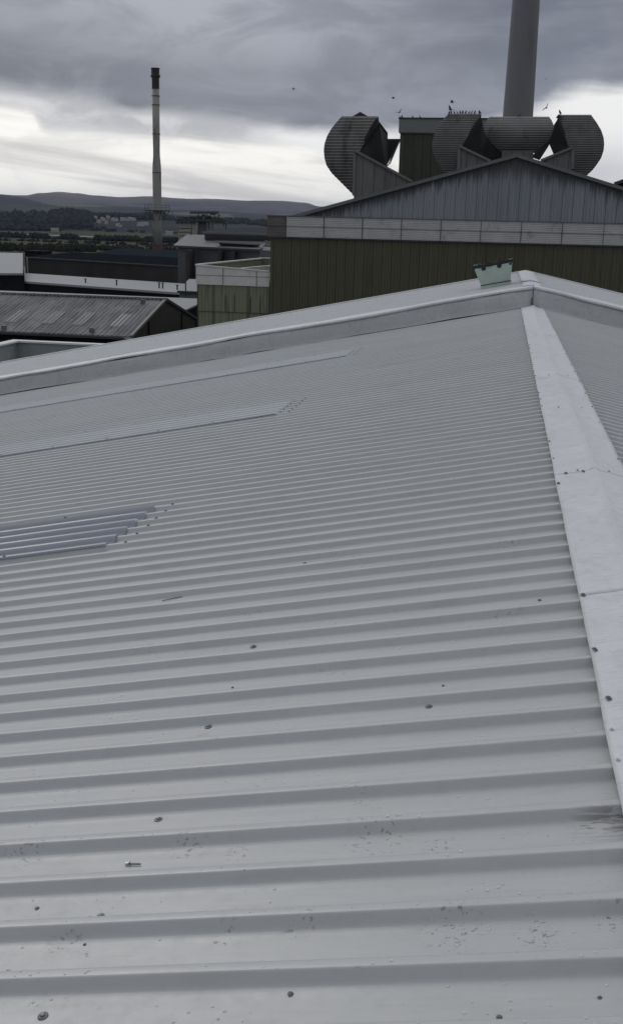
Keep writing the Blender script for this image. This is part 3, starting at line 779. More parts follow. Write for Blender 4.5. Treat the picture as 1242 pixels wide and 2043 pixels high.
MB().box(AX0+.23, AX1, 96.95, 97.25, ZC-2.715, ZC-2.61).build('coping', M['annex_fascia'], annex)
MB().box(AX0+.14, AX1, AY+.41, 96.99, ZC-3.98, ZC-3.75).build('roof', M['annex_green'], annex)
MB().bar((-20.3, 82, ZC-3.3), (-16.7, 88, ZC-2.95), .3, .5).build('roof_kerb', M['annex_fascia'], annex)
MB().box(AX0+.06, AX0+.115, AY+.05, AY+.115, 0, ZC-4.1).build('corner_trim', M['trim_dark'], annex)
for x in (-19.9, -19.2, -18.0, -17.3):
    MB().box(x-.03, x+.03, AY+.045, AY+.062, ZC-6.0, ZC-5.0+random.uniform(0,.4)).build('streak_trim', M['rust'], annex)
MB().box(AX0+.15, AX1, AY+.03, AY+.06, ZC-6.05, ZC-6.0).build('sheet_joint', M['rust'], annex)

# small dark roof showing at the right edge beyond the gable
a = onY(1230, 366, 112); b = onY(1300, 340, 112)
tb = thing('factory_building', 'dark roof corner peeping over the gable at the right edge', 'building', (a.x+3, 112, 0))
MB().prism([(a.x,112,0),(b.x+8,112,0),(b.x+8,112,b.z),(b.x,112,b.z),(a.x,112,a.z)], (0,12,0)).build('wall', M['blackwall'], tb)
MB().bar((a.x-.3,111.8,a.z-.05),(b.x,111.8,b.z),.3,.3).build('verge_trim', M['trim_dark'], tb)

# concrete stack
st = thing('chimney', 'thick grey concrete chimney rising out of the frame behind the hooded roof', 'chimney', (.36, 125, 0))
MB().lathe(.36, 125, [(2.15,0),(1.66,ZC+12),(1.44,ZC+26),(1.38,ZC+30)], 48).build('shaft', M['concrete'], st, True)
for zz in (ZC+6, ZC+29): MB().lathe(.36, 125, [(1.72 if zz < 30 else 1.40,zz),(1.78 if zz < 30 else 1.5,zz),(1.78 if zz < 30 else 1.5,zz+.25),(1.70 if zz < 30 else 1.39,zz+.25)], 48, False).build('band', M['trim'], st)

# slender stack
cx, cy = -62.81*250/190, 250.0; KS = 250/190
def zpx(py): return onY(312, py, cy).z
ss_ = thing('chimney', 'slender stained pale chimney with a black tip and a railed platform', 'chimney', (cx, cy, 0))
s1 = .0935   # metres per photo pixel at this distance
MB().lathe(cx, cy, [(.86*KS,zpx(489)),(.80*KS,zpx(430)),(.79*KS,zpx(345)),(.76*KS,zpx(330)),(.62*KS,zpx(312)),(.60*KS,zpx(300)),(.64*KS,zpx(272)),(.65*KS,zpx(178))], 28).build('shaft', M['stack'], ss_, True)
MB().lathe(cx, cy, [(1.0*KS,0),(.88*KS,zpx(496)),(.88*KS,zpx(489.2))], 28).build('plinth', M['stack_red'], ss_)
MB().lathe(cx, cy, [(.66*KS,zpx(177.8)),(.66*KS,zpx(155)),(.86*KS,zpx(154)),(.86*KS,zpx(150)),(.70*KS,zpx(149)),(.72*KS,zpx(138)),(.80*KS,zpx(137)),(.80*KS,zpx(136))], 28).build('tip', M['stack_black'], ss_)
for py in (192, 210, 268, 345): MB().lathe(cx, cy, [(.70*KS,zpx(py)),((.76 if py < 300 else .86)*KS,zpx(py)),((.76 if py < 300 else .86)*KS,zpx(py)+.12),(.70*KS,zpx(py)+.12)], 28, False).build('flange', M['rust'], ss_)
MB().bar((cx-.95,cy-.1,zpx(149)),(cx-.98,cy-.1,zpx(139)),.05).build('lightning_rod', M['frame'], ss_)
pz = zpx(421)
pf = MB().lathe(cx, cy, [(.82*KS,pz),(2.35*KS,pz),(2.35*KS,pz+.15),(.82*KS,pz+.15)], 12, False).build('platform', M['frame'], ss_)
for i in range(12):
    a = 2*math.pi*i/12+.15; e = Vector((cx+2.28*KS*math.cos(a), cy+2.28*KS*math.sin(a), pz+.1))
    MB().bar(e, e+Vector((0,0,1.3)), .05).build('post', M['frame'], pf)
    if i % 2 == 0: MB().bar(e, (cx+.85*KS*math.cos(a), cy+.85*KS*math.sin(a), zpx(440)), .13).build('strut', M['frame'], pf)
for hh in (.7, 1.3):
    mb = MB()
    for i in range(12):
        a = 2*math.pi*i/12+.15; b = a+2*math.pi/12
        mb.bar((cx+2.28*KS*math.cos(a), cy+2.28*KS*math.sin(a), pz+.1+hh), (cx+2.28*KS*math.cos(b), cy+2.28*KS*math.sin(b), pz+.1+hh), .04)
    mb.build('rail', M['frame'], pf)

# ------------------------------------------------------------------ sheds of the site on the left
def quad_building(name, label, cat, A, B, depth, z_eave, z_ridge=None, wall=None, roof=None, trim=None, flat=False, over=.2):
    """A,B: ground plan ends of the long side facing us (left, right); depth away from us; gable roof with ridge along AB"""
    A = Vector((A[0], A[1], 0)); B = Vector((B[0], B[1], 0)); u_ = (B-A).normalized(); n_ = Vector((-u_.y, u_.x, 0))
    t = thing(name, label, cat, tuple((A+B)/2+n_*depth/2))
    Z = lambda p, z: Vector((p.x, p.y, z))
    C_, D_ = B+n_*depth, A+n_*depth
    MB().hexa([A,B,C_,D_], [Z(A,z_eave),Z(B,z_eave),Z(C_,z_eave),Z(D_,z_eave)]).build('wall', wall, t)
    a, b, c, d_ = A-n_*over-u_*over, B-n_*over+u_*over, C_+n_*over+u_*over, D_+n_*over-u_*over
    if z_ridge is None:
        MB().hexa([Z(a,z_eave+.004),Z(b,z_eave+.004),Z(c,z_eave+.004),Z(d_,z_eave+.004)], [Z(a,z_eave+.3),Z(b,z_eave+.3),Z(c,z_eave+.3),Z(d_,z_eave+.3)]).build('roof', roof, t)
    else:
        ra, rb = (a+d_)/2, (b+c)/2
        MB().hexa([Z(a,z_eave+.01),Z(b,z_eave+.01),Z(rb,z_ridge),Z(ra,z_ridge)], [Z(a,z_eave+.16),Z(b,z_eave+.16),Z(rb,z_ridge+.16),Z(ra,z_ridge+.16)]).build('roof', roof, t)
        MB().hexa([Z(ra,z_ridge-.002),Z(rb,z_ridge-.002),Z(c,z_eave+.01),Z(d_,z_eave+.01)], [Z(ra,z_ridge+.155),Z(rb,z_ridge+.155),Z(c,z_eave+.16),Z(d_,z_eave+.16)]).build('roof', roof, t)
        m1, m2 = (A+D_)/2, (B+C_)/2
        MB().prism([Z(B,z_eave+.002),Z(C_,z_eave+.002),Z(m2,z_ridge-.05)], -u_*.2).build('gable_wall', wall, t)
        MB().prism([Z(A,z_eave+.002),Z(D_,z_eave+.002),Z(m1,z_ridge-.05)], u_*.2).build('gable_wall', wall, t)
    if trim:
        MB().bar(Z(a-n_*.04,z_eave+.12), Z(b-n_*.04,z_eave+.12), .12, .22).build('gutter', trim, t)
    t['_u'] = list(u_); t['_n'] = list(n_)
    del t['_u'], t['_n']
    return t

# grey gabled shed, ridge along X
gs = thing('shed', 'old grey corrugated shed with pale rooflight patches and a black gable end', 'building', (-45, 83, 0))
gx, gy0, gyr, gy1, gze, gzr = -26.75, 74.4, 82.8, 91.6, ZC-8.0, ZC-5.80
MB().box(-75, gx-.4, gy0+.5, gy1-.5, 0, gze-.15).build('wall', M['blackwall'], gs)
MB().prism([(gx-.05,gy0+.4,0),(gx-.05,gy1-.4,0),(gx-.05,gy1-.4,gze-.05),(gx-.05,gyr,gzr-.12),(gx-.05,gy0+.4,gze-.05)], (-.3,0,0)).build('gable_wall', M['shedgable'], gs)
def corr_slope(x0, x1, ya, za, yb, zb, pitch=.35, d_=.06, m=None, name='roof', parent=None, lift=0.):
    mb = MB(); vs = []; x = x0; P = []
    while x < x1: P += [(x, 0.), (x+pitch*.5, d_)]; x += pitch
    P.append((x1, 0.))
    for (q, h) in P: vs += [(q, ya, za+h+lift), (q, yb, zb+h+lift), (q, ya, za-.08+lift), (q, yb, zb-.08+lift)]
    fs = []
    for i in range(len(P)-1):
        a = i*4; b = a+4; fs += [(a,b,b+1,a+1),(a+2,a+3,b+3,b+2),(a,a+2,b+2,b),(a+1,b+1,b+3,a+3)]
    e = len(vs)-4; fs += [(0,1,3,2),(e,e+2,e+3,e+1)]
    return mb.add(vs, fs).build(name, m, parent)
corr_slope(-75, gx, gy0, gze, gyr, gzr, m=M['shedroof'], parent=gs)
corr_slope(-75, gx, gyr+.01, gzr-.004, gy1, gze, m=M['shedroof'], parent=gs)
MB().box(-46.2, gx+.05, gyr-.25, gyr+.25, gzr+.05, gzr+.14).build('ridge_cap', M['shedroof'], gs)
MB().bar((gx+.02,gy0,gze+.02),(gx+.02,gyr,gzr+.04),.16,.2).build('verge_trim', M['trim'], gs)
MB().bar((gx+.02,gyr+.02,gzr+.04),(gx+.02,gy1,gze+.02),.16,.2).build('verge_trim', M['trim_dark'], gs)
MB().box(-75, gx, gy0-.12, gy0-.01, gze-.22, gze-.06).build('gutter', M['trim_dark'], gs)
def sy_(t_): return gy0+(gyr-gy0)*t_, gze+(gzr-gze)*t_
for px in (103, 117+4, 177, 248):
    pass
for (pa, pb) in (((112,622),(124,634)), ((175,622),(180,640)), ((120,621),(110,639)), ((55,618),(45,640))): pass
for xx in (-28.5, -31.5, -33.95, -37.0):
    (ya, za), (yb, zb) = sy_(.22), sy_(.55)
    o = corr_slope(xx-.65, xx+.25, ya, za, yb, zb, .35, .06, M['shedlight'], 'rooflight', gs, .025)
for (xx, t_) in ((-28.3,.86),(-30.0,.06),(-36.9,.03)):
    yy, zz = sy_(t_); MB().box(xx-.15, xx+.15, yy-.15, yy+.15, zz, zz+.35).build('roof_vent', M['trim'], gs)
for yy in (78.5, 87.2): MB().box(gx-.04, gx+.03, yy-.06, yy+.06, 2, gze-.1+(.9 if yy < 80 else .9)).build('mullion', M['blackwall'], gs)
MB().bar((gx-.3, gy0-.3, gze-.1), (gx+5.5, gy0-3.5, gze-.55), .6, .12).build('canopy', M['trim_dark'], gs)

# pale roofed long building
A = onZ(-150, 545, ZC-8.5); B = onZ(358, 582, ZC-8.5)
lb = quad_building('shed', 'long low shed with a pale flat roof and near black wall, across the middle left', 'building', A, B, 17, ZC-8.9, None, M['blackwall'], M['whiteroof'], None)
for px, py, hh in ((32,556,.5),(169,569,.55),(231,574,.7),(316,579.5,.7),(323,580,.7),(352,583,.6)):
    q = onZ(px, py-3, ZC-8.7); MB().lathe(q.x, q.y+.4, [(.11, ZC-8.6), (.11, ZC-8.6+hh), (.2, ZC-8.6+hh), (.2, ZC-8.5+hh)], 10).build('vent_pipe', M['trim_dark'], lb)
# grey roof and dark wall between it and the gabled shed
A = onZ(-120, 575, ZC-8.3); B = onZ(395, 600, ZC-8.3)
quad_building('shed', 'low grey lean-to roof directly behind the gabled shed ridge', 'building', (-95, 98.0), (-28.8, 94.5), 13, ZC-7.6, ZC-7.0, M['blackwall'], M['whiteroof'], None)
# small pale block by the annex
A = onZ(358, 590, ZC-9.0); B = onZ(396, 590, ZC-9.0)
sb = quad_building('outbuilding', 'small pale gabled outbuilding in front of the dark shed, beside the annex', 'building', (onY(358,580,118).x,118), (onY(402,580,118).x,118), 9, ZC-7.4, ZC-6.2, M['palewall'], M['whiteroof'], M['trim_dark'])
MB().box(onY(370,560,117).x-.06, onY(370,560,117).x+.06, 117, 117.12, 0, ZC-5.4).build('vent_pipe', M['trim_dark'], sb)
# dark sheds
A = onZ(50, 514.2, ZC-7); B = onZ(400, 535.5, ZC-7)
ds = quad_building('shed', 'long dark shed with blue black roof, pale gutter and brown grey wall', 'building', A, B, 24, ZC-7.0, ZC-6.05, M['darkwall'], M['darkroof'], M['plantgrey'])
p0 = onZ(62, 515, ZC-7); MB().box(p0.x-.7, p0.x-.45, p0.y-.6, p0.y-.35, 0, ZC-6.9).build('downpipe', M['whiteroof'], ds)
A = onZ(193, 506, ZC-6.2); B = onZ(386, 516, ZC-6.2)
quad_building('shed', 'slate blue roofed shed behind the long dark one, at the foot of the slender chimney', 'building', onY(188,505,232), onY(374,512,214), 16, ZC-6.6, ZC-5.35, M['palewall'], M['darkroof2'], None)
gb = onY(372, 510, 178)
o = quad_building('dormer_shed', 'tiny pale gable with dark edge in front of the grey plant building', 'building', (gb.x-1.0,177.5), (gb.x+2.2,177.5), 4, ZC-6.1, None, M['palewall'], M['darkroof'], None)
D.objects.remove([c for c in o.children if c.name.startswith('roof')][0])
MB().prism([(gb.x-1.2,177.4,ZC-6.08),(gb.x+1.4,177.4,ZC-6.08),(gb.x+.1,177.4,ZC-4.95)], (0,4,0)).build('gable_wall', M['palewall'], o)
MB().bar((gb.x-1.35,177.2,ZC-6.1),(gb.x+.1,177.2,ZC-4.85),.5,.14).build('verge_trim', M['trim_dark'], o)
MB().bar((gb.x+.1,177.2,ZC-4.85),(gb.x+1.55,177.2,ZC-6.1),.5,.14).build('verge_trim', M['trim_dark'], o)
# dark block with the pale roof at the left edge
a = onY(50, 500, 214); b = onY(84, 500, 214)
blk = thing('outbuilding', 'black flat topped block rising behind the left end of the long dark shed', 'building', ((a.x+b.x)/2, 216, 0))
MB().box(a.x, b.x, 214, 219, 0, a.z-.3).build('wall', M['blackwall'], blk)
MB().box(a.x-.15, b.x+.15, 213.85, 219.1, a.z-.295, a.z).build('roof', M['blackwall'], blk)
a = onY(46, 505, 168); 
lr = thing('warehouse', 'pale grey sloping warehouse roof cut off by the left edge', 'building', (a.x-15, 175, 0))
p = [onY(-160,500,196), onY(46,505,190), onY(46,545,150), onY(-160,545,156)]
MB().prism(p, (0,0,-.3)).build('roof', M['greyroof'], lr)
MB().prism([Vector((q.x*(1 if i in (1,2) else 1), q.y+(.5 if i > 1 else -.5), q.z-.31)) for i, q in enumerate(p)], (0,0,-6)).build('wall', M['blackwall'], lr)
# parapet roof lower left of the raised band
pk = thing('outbuilding', 'grey flat roof with pale parapet coping just beyond the near roof at lower left', 'building', (-28, 45, 0))
x0, x1, y0, y1, zp = -24.7, -20.2, 38, 51.3, ZC-5.98
a = onZ(0, 692, zp)
MB().box(-24.9, -14.9, 34, 51.5, 0, zp-1.0).build('wall', M['palewall'], pk)
MB().box(-24.9, -14.9, 51.25, 51.5, zp-.998, zp-.06).build('parapet', M['wall_plain'], pk)
MB().box(-24.9, -24.65, 34, 51.24, zp-.998, zp-.06).build('parapet', M['wall_plain'], pk)
MB().box(-25.05, -14.8, 51.1, 51.65, zp-.055, zp+.03).build('coping', M['bandtop'], pk)
MB().box(-25.05, -24.5, 34, 51.09, zp-.055, zp+.03).build('coping', M['bandtop'], pk)
MB().box(-24.64, -15, 34.2, 51.24, zp-.99, zp-.93).build('roof', M['wall_plain'], pk)

# plant building with hopper and steelwork
PY = 170.0
def pp(px, py, Y=PY): return onY(px, py, Y)
pb = thing('plant_building', 'grey process building with black roof monitors in front of the dark hills', 'building', (pp(440,0).x, PY, 0))
a, b, c, d_ = pp(345,490,165), pp(520,498,161), pp(537,470,172), pp(372,468,176)
zt = min(a.z, b.z)
MB().prism([a,b,c,d_], (0,0,-.25)).build('roof', M['plantroof'], pb)
MB().hexa([(a.x+.6,a.y+.6,0),(b.x-.3,b.y+.6,0),(b.x+4,b.y+18,0),(a.x+4,a.y+18,0)], [(a.x+.6,a.y+.6,a.z-.28),(b.x-.3,b.y+.6,b.z-.28),(b.x+4,b.y+18,b.z-.3),(a.x+4,a.y+18,a.z-.3)]).build('wall', M['plantgrey'], pb)
MB().bar(a+Vector((0,-.1,-.1)), b+Vector((0,-.1,-.1)), .15, .3).build('gutter', M['trim_dark'], pb)
MB().bar(b+Vector((.1,0,.1)), c+Vector((.1,0,.1)), .3, .2).build('verge_trim', M['plantgrey'], pb)
for (x0, x1) in ((377,384),(440,446),(466,473)):
    q0, q1 = pp(x0,500,163), pp(x1,500,163); MB().box(q0.x, q1.x, 161.2, 164.2, 2, ZC-3.6).build('pilaster', M['darkwall'], pb)
mon = MB().prism([pp(408,463,170), pp(540,467,168), pp(540,481,167), pp(408,478,169)], (0,5,0)).build('roof_monitor', M['cowl_in'], pb)
MB().bar(pp(405,463.5,169), pp(542,468,167), .8, .3).build('fascia', M['trim'], mon)
m2_ = MB().prism([pp(436,485,164.5), pp(514,489,163), pp(509,492,162.8), pp(440,489.5,164)], (0,2,0)).build('roof_monitor', M['cowl_in'], pb)
MB().bar(pp(432,483.5,164.4), pp(518,487.5,162.8), .6, .18).build('fascia', M['trim'], m2_)
twr = thing('hopper_tower', 'cream banded hopper with ladder under a tangle of dark steel platforms', 'hopper tower', (pp(385,0,184).x, 184, 0))
HY = 184.
h0, h1, h2, h3 = pp(360,478,HY), pp(379,478,HY), pp(383,447,HY), pp(358,447,HY)
def frx(x0,x1,x2,x3,y0,y1,name,m,dep=3.):
    return MB().prism([pp(x0,y1,HY), pp(x1,y1,HY), pp(x2,y0,HY), pp(x3,y0,HY)], (0,dep,0)).build(name, m, twr)
hop = frx(356,378,382,357,450,482,'hopper',M['cream'])
for py in (456,463,470): MB().bar(pp(356.5,py,HY-.1), pp(381,py,HY-.1), .1, .12).build('band', M['rust'], hop)
frx(395,411,411,395,440,476,'tower',M['plantgrey'],4.)
lad = MB()
for py in range(446, 470, 3): lad.bar(pp(385,py,HY-.3), pp(392,py,HY-.3), .08, .15)
lad.bar(pp(384.5,445,HY-.3), pp(384.5,472,HY-.3), .1); lad.bar(pp(392.5,445,HY-.3), pp(392.5,472,HY-.3), .1)
lad.build('ladder', M['cream'], twr)
for (x0, x1, py, th, m_) in ((353,448,439.5,.45,'frame'),(352,384,444,.25,'frame'),(380,436,424.5,.30,'frame'),(412,452,443,.25,'frame'),(392,420,432,.3,'frame'),(378,396,431,.2,'framelight')):
    mb = MB(); mb.bar(pp(x0,py,HY-.6), pp(x1,py,HY-.6), 1.0, th).build('deck', M[m_], twr)
rr = random.Random(3)
for px in (355,363,371,380,384,389,396,403,410,417,424,431,438,446,451):
    top = rr.choice((424,427,430,434)) if 378 < px < 438 else rr.choice((434,437))
    bot = rr.choice((440,446,452,458)) if px > 400 else 448
    MB().bar(pp(px,top,HY-.4), pp(px,bot,HY-.4), rr.uniform(.10,.25)).build('column', M[rr.choice(('frame','frame','framelight'))], twr)
for i in range(16):
    x0 = rr.uniform(380,440); x1 = x0+rr.uniform(-12,12); MB().bar(pp(x0,rr.uniform(425,436),HY), pp(x1,rr.uniform(436,446),HY), .13).build('brace', M[rr.choice(('frame','framelight'))], twr)
for (px, py, w_, h_) in ((398,437,9,5),(412,436,7,6),(424,427,10,4),(430,438,9,4),(385,436,7,6),(419,441,8,5),(405,430,6,5)):
    MB().prism([pp(px-w_/2,py+h_/2,HY+.3), pp(px+w_/2,py+h_/2,HY+.3), pp(px+w_/2,py-h_/2,HY+.3), pp(px-w_/2,py-h_/2,HY+.3)], (0,1.2,0)).build('vessel', M[rr.choice(('frame','framelight','framelight'))], twr)
MB().bar(pp(341,421,188), pp(354,438,185), .16).build('pipe_bridge', M['frame'], twr)
rl = MB(); rl.bar(pp(353,435,HY-1), pp(382,433,HY-1), .06); rl.bar(pp(412,438,HY-1), pp(452,440,HY-1), .06); rl.bar(pp(380,421,HY-1), pp(436,421.5,HY-1), .06)
rl.build('rail', M['frame'], twr)
frx(358,452,448,362,476,500,'base',M['plantgrey'],4.)
MB().prism([(pp(358,0,HY).x,HY,0),(pp(412,0,HY).x,HY,0),(pp(412,0,HY).x,HY,ZC-3.4),(pp(358,0,HY).x,HY,ZC-3.4)], (0,4,0)).build('base', M['plantgrey'], twr)

# ------------------------------------------------------------------ land
def land_mat(name, cols, scale=.004, stretch=(1,1,1), rough=.95, patch=None):
    mt = D.materials.new(name); mt.use_nodes = True; t = NT(mt.node_tree); b = t.n['Principled BSDF']
    P = t.new('ShaderNodeNewGeometry').outputs['Position']; x, y, z = t.sep(P)
    v_ = t.mapping(P, scale=stretch)
    n1 = t.noise(v_, scale, 6, .6, .4); n2 = t.noise(v_, scale*5, 5, .65); n3 = t.noise(v_, scale*22, 4, .6)
    c = t.mix(t.ss(n1, .35, .65), cols[0], cols[1])
    c = t.mix(t.ss(n2, .50, .62, 0, .8), c, cols[2])
    c = t.mix(t.ss(n3, .5, .75, 0, .45), c, tuple(q*.5 for q in cols[0]))
    if patch:
        vo = t.new('ShaderNodeTexVoronoi'); t.put(vo.inputs['Vector'], v_); vo.inputs['Scale'].default_value = patch[0]
        pc = t.white(vo.outputs['Color'], '3D')
        lowz = t.ss(z, patch[3], patch[4])
        c = t.mix(t.math('MULTIPLY', t.ss(pc, .80, .83), t.math('MULTIPLY', lowz, patch[2])), c, patch[1])
    if len(cols) > 3:       # heather and bare moor on the tops, warmed to pass as a lit patch
        zt_ = t.math('ADD', z, t.math('MULTIPLY', t.math('SUBTRACT', n1, .5), 170.))
        c = t.mix(t.ss(zt_, cols[4], cols[5], 0, .9), c, t.mix(t.ss(n2, .38, .6), cols[3], tuple(q*.55 for q in cols[3])))
    t.put(b.inputs['Base Color'], c); b.inputs['Roughness'].default_value = rough; b.inputs['Specular IOR Level'].default_value = .05
    return mt
M['fields'] = land_mat('damp pasture and rough ground', ((.034,.036,.022),(.056,.066,.026),(.026,.027,.019)), .0035, (1,2.2,1))
M['yard'] = mat('dark wet yard', (.03,.03,.03), .8, 0, .3, .05)
S = 30000
g = MB().add([(-S,-800,0),(S,-800,0),(S,S,0),(-S,S,0)], [(0,1,2,3)]).build('ground', M['fields']); tag(g, kind='structure')
g = MB().add([(-260,-200,.004),(120,-200,.004),(120,330,.004),(-260,330,.004)], [(0,1,2,3)]).build('yard', M['yard']); tag(g, kind='structure')
# river reach
M['river'] = mat('pale river water', (.06,.062,.066), .38, 0, .1, .01, spec=.25)
mb = MB(); vs = []
pts = [onZ(px, py, .0) for px, py in ((-420,452),(-200,459),(0,467.3),(60,468.6),(130,470.6),(200,473.4),(270,477),(340,481),(430,487),(560,498))]
for p in pts:
    dv = Vector((p.x, p.y, 0)).normalized(); wd = p.length*.030
    vs += [(p.x, p.y, .01), (p.x+dv.x*wd*1.9, p.y+dv.y*wd*1.9, .01)]
mb.add(vs, [(2*i, 2*i+2, 2*i+3, 2*i+1) for i in range(len(pts)-1)]); tag(mb.build('river', M['river']), kind='structure')
mb = MB(); vs = []
for px, py in ((170,459.5),(230,461.5),(290,464),(350,466),(420,469)):
    p = onZ(px, py, 0.); dv = Vector((p.x, p.y, 0)).normalized(); vs += [(p.x, p.y, .01), (p.x+dv.x*170, p.y+dv.y*170, .01)]
mb.add(vs, [(2*i, 2*i+2, 2*i+3, 2*i+1) for i in range(4)]); tag(mb.build('water', M['river']), kind='structure')

# hills: height fields in polar layout around the site
def interp(tab, q):
    if q <= tab[0][0]: return tab[0][1]
    for (a, va), (b, vb_) in zip(tab, tab[1:]):
        if q <= b: f_ = (q-a)/(b-a); f_ = f_*f_*(3-2*f_); return va+(vb_-va)*f_
    return tab[-1][1]
def px_az(px):
    r = ray(px, 420); return math.atan2(r.x, r.y)
def elev(px, py):
    r = ray(px, py); return r.z/math.hypot(r.x, r.y)
LAND = {}
def hill(name, m, r0, rc, r1, crest, base, label, amp=.05, nr=26, seed=0, dipf=.85):
    tab = [(px_az(px), ZC+elev(px, py)*rc) for px, py in crest]
    az0, az1 = px_az(-900), px_az(2100); na = 620
    def height(x, y):
        r = math.hypot(x, y); az = math.atan2(x, y); hc = interp(tab, az)
        if r <= r0 or r >= r1: return 0.
        q = (r-r0)/(rc-r0) if r <= rc else (r1-r)/(r1-rc); pr = q*q*(3-2*q) if r <= rc else q
        n_ = noise.fractal(Vector((x/1500, y/1500, seed)), 1.0, 2.1, 5)
        n2_ = noise.fractal(Vector((x/350, y/350, seed+4)), .9, 2.2, 4)
        return hc*pr*(1+amp*2.2*n_*(1-.6*pr))+hc*.03*n2_*min(1, pr*3)
    LAND[name+str(seed)] = height
    mb = MB(); vs = []
    for i in range(na+1):
        az = az0+(az1-az0)*i/na; hc = interp(tab, az)
        for j in range(nr+1):
            f_ = j/nr; r = r0+(r1-r0)*f_
            q = (r-r0)/(rc-r0) if r <= rc else (r1-r)/(r1-rc)
            q = max(0, min(1, q)); pr = q*q*(3-2*q) if r <= rc else q
            x, y = r*math.sin(az), r*math.cos(az)
            n_ = noise.fractal(Vector((x/1500, y/1500, seed)), 1.0, 2.1, 5)
            n2_ = noise.fractal(Vector((x/350, y/350, seed+4)), .9, 2.2, 4)
            h = hc*pr*(1+amp*2.2*n_*(1-.6*pr))+hc*.03*n2_*min(1, pr*3)
            vs.append((x, y, h if j not in (0, nr) else -6))
    n = nr+1
    mb.add(vs, [(i*n+j, i*n+j+1, (i+1)*n+j+1, (i+1)*n+j) for i in range(na) for j in range(nr)])
    return tag(mb.build(name, m, None, True), kind='structure')
M['hillfar'] = land_mat('brown moorland hills', ((.050,.053,.062),(.080,.078,.086),(.13,.105,.095),(.235,.19,.165),130,270), .0011, (1,1,1))
M['hillmid'] = land_mat('wooded slopes', ((.026,.030,.037),(.052,.056,.062),(.040,.046,.044)), .0030, (1,.8,1), patch=(.005,(.15,.15,.12),.6,320,40))
M['hillnear'] = land_mat('dark wooded rise', ((.018,.020,.022),(.026,.027,.028),(.022,.023,.022)), .006, (1,.8,1), patch=(.008,(.06,.065,.05),.3,300,10))
hill('hills', M['hillfar'], 5200, 9000, 12500, [(-900,402),(-300,395),(-60,391),(0,389.5),(30,391.5),(50,391.5),(85,387),(120,384.5),(150,387),(190,391),(240,393.5),(300,392.5),(350,396),(420,397.5),(500,401),(560,402),(605,404),(640,412),(700,424),(900,440),(1200,452),(2100,478)], 0, '', .05, 34, 2)
hill('hills', M['hillmid'], 2600, 4600, 6500, [(-900,412),(-300,402),(0,392.5),(40,396),(80,402),(120,406),(165,408),(200,409),(260,413),(330,419),(400,421),(470,424),(530,427),(600,436),(800,455),(1200,466),(2100,485)], 0, '', .07, 26, 9)
hill('hills', M['hillnear'], 2050, 2900, 3900, [(-900,424),(0,423),(60,427),(130,429),(190,436),(260,438),(330,436),(420,440),(500,439),(560,444),(800,462),(1200,472),(2100,488)], 0, '', .12, 20, 21)

# woods and hedges: masses of leaf clumps
M['wood'] = mat('winter woodland', (.026,.028,.024), .95, 0, .4, .05, spec=.05)
M['wood2'] = mat('bare brown woodland', (.030,.030,.031), .95, 0, .4, .05, spec=.05)
def clumps(pts_iter, name, m, label):
    mb = MB()
    for (x, y, z, r, h) in pts_iter:
        k = len(mb.v); a0 = random.random()*6
        for j, (q, hh) in enumerate(((.75,0),(1.,.45),(.62,.82))):
            for s_ in range(5):
                a = a0+s_*1.257+j*.5; rr_ = r*q*random.uniform(.7,1.25); mb.v.append((x+rr_*math.cos(a), y+rr_*math.sin(a), z+h*hh*random.uniform(.85,1.15)))
        mb.v.append((x+random.uniform(-.2,.2)*r, y, z+h*random.uniform(.92,1.15)))
        for j in range(2):
            for s_ in range(5): mb.f.append((k+j*5+s_, k+j*5+(s_+1)%5, k+(j+1)*5+(s_+1)%5, k+(j+1)*5+s_))
        for s_ in range(5): mb.f.append((k+10+s_, k+10+(s_+1)%5, k+15))
    return tag(mb.build(name, m), label, 'trees', kind='stuff')
def row(px0, py0, px1, py1, n_, jit, r, h, ww=0.):
    for i in range(n_):
        f_ = random.random(); px = px0+(px1-px0)*f_; p = onZ(px, py0+(py1-py0)*f_+random.uniform(-jit, jit), 0.)
        if noise.noise(Vector((px*.04, py0, 2)))+random.uniform(-.4,.6) < ww: continue
        s_ = random.uniform(.6,1.35); yield (p.x, p.y, max(0, LAND['hills21'](p.x, p.y))-.3, r*s_, h*s_)
def chain(*gs_):
    for g_ in gs_: yield from g_
clumps(chain(row(-260,453.5,185,459.5,2600,1.4,8,17,-.3), row(-200,457,120,461,700,.8,6,9,-.1)), 'woodland', M['wood2'], 'dark winter woodland along the far side of the fields at left')
clumps(chain(row(140,456.2,330,461.7,1100,.5,7,12,-.3), row(330,461.7,620,470,900,.5,5,6,-.1), row(140,459.8,600,473.5,260,.5,4,5,.2)), 'woodland', M['wood'], 'dark tree belt behind the white town houses')
clumps(chain(row(-260,465,520,490,1500,.25,1.9,2.0,-.1), row(-100,469.6,520,491,1500,.5,2.4,4.2,.22), row(-100,475,520,497,500,1.5,1.5,2.0,.2)), 'hedges', M['wood'], 'dark hedge line in front of the river')
clumps(chain(row(-160,497,190,501,700,2.5,1.0,3.2,-.1), row(90,495,420,505,500,2.,1.0,2.4,.0), row(-160,488,330,493,300,2,1.0,1.3,.1)), 'scrub', M['wood'], 'black scrub and bushes behind the sheds')

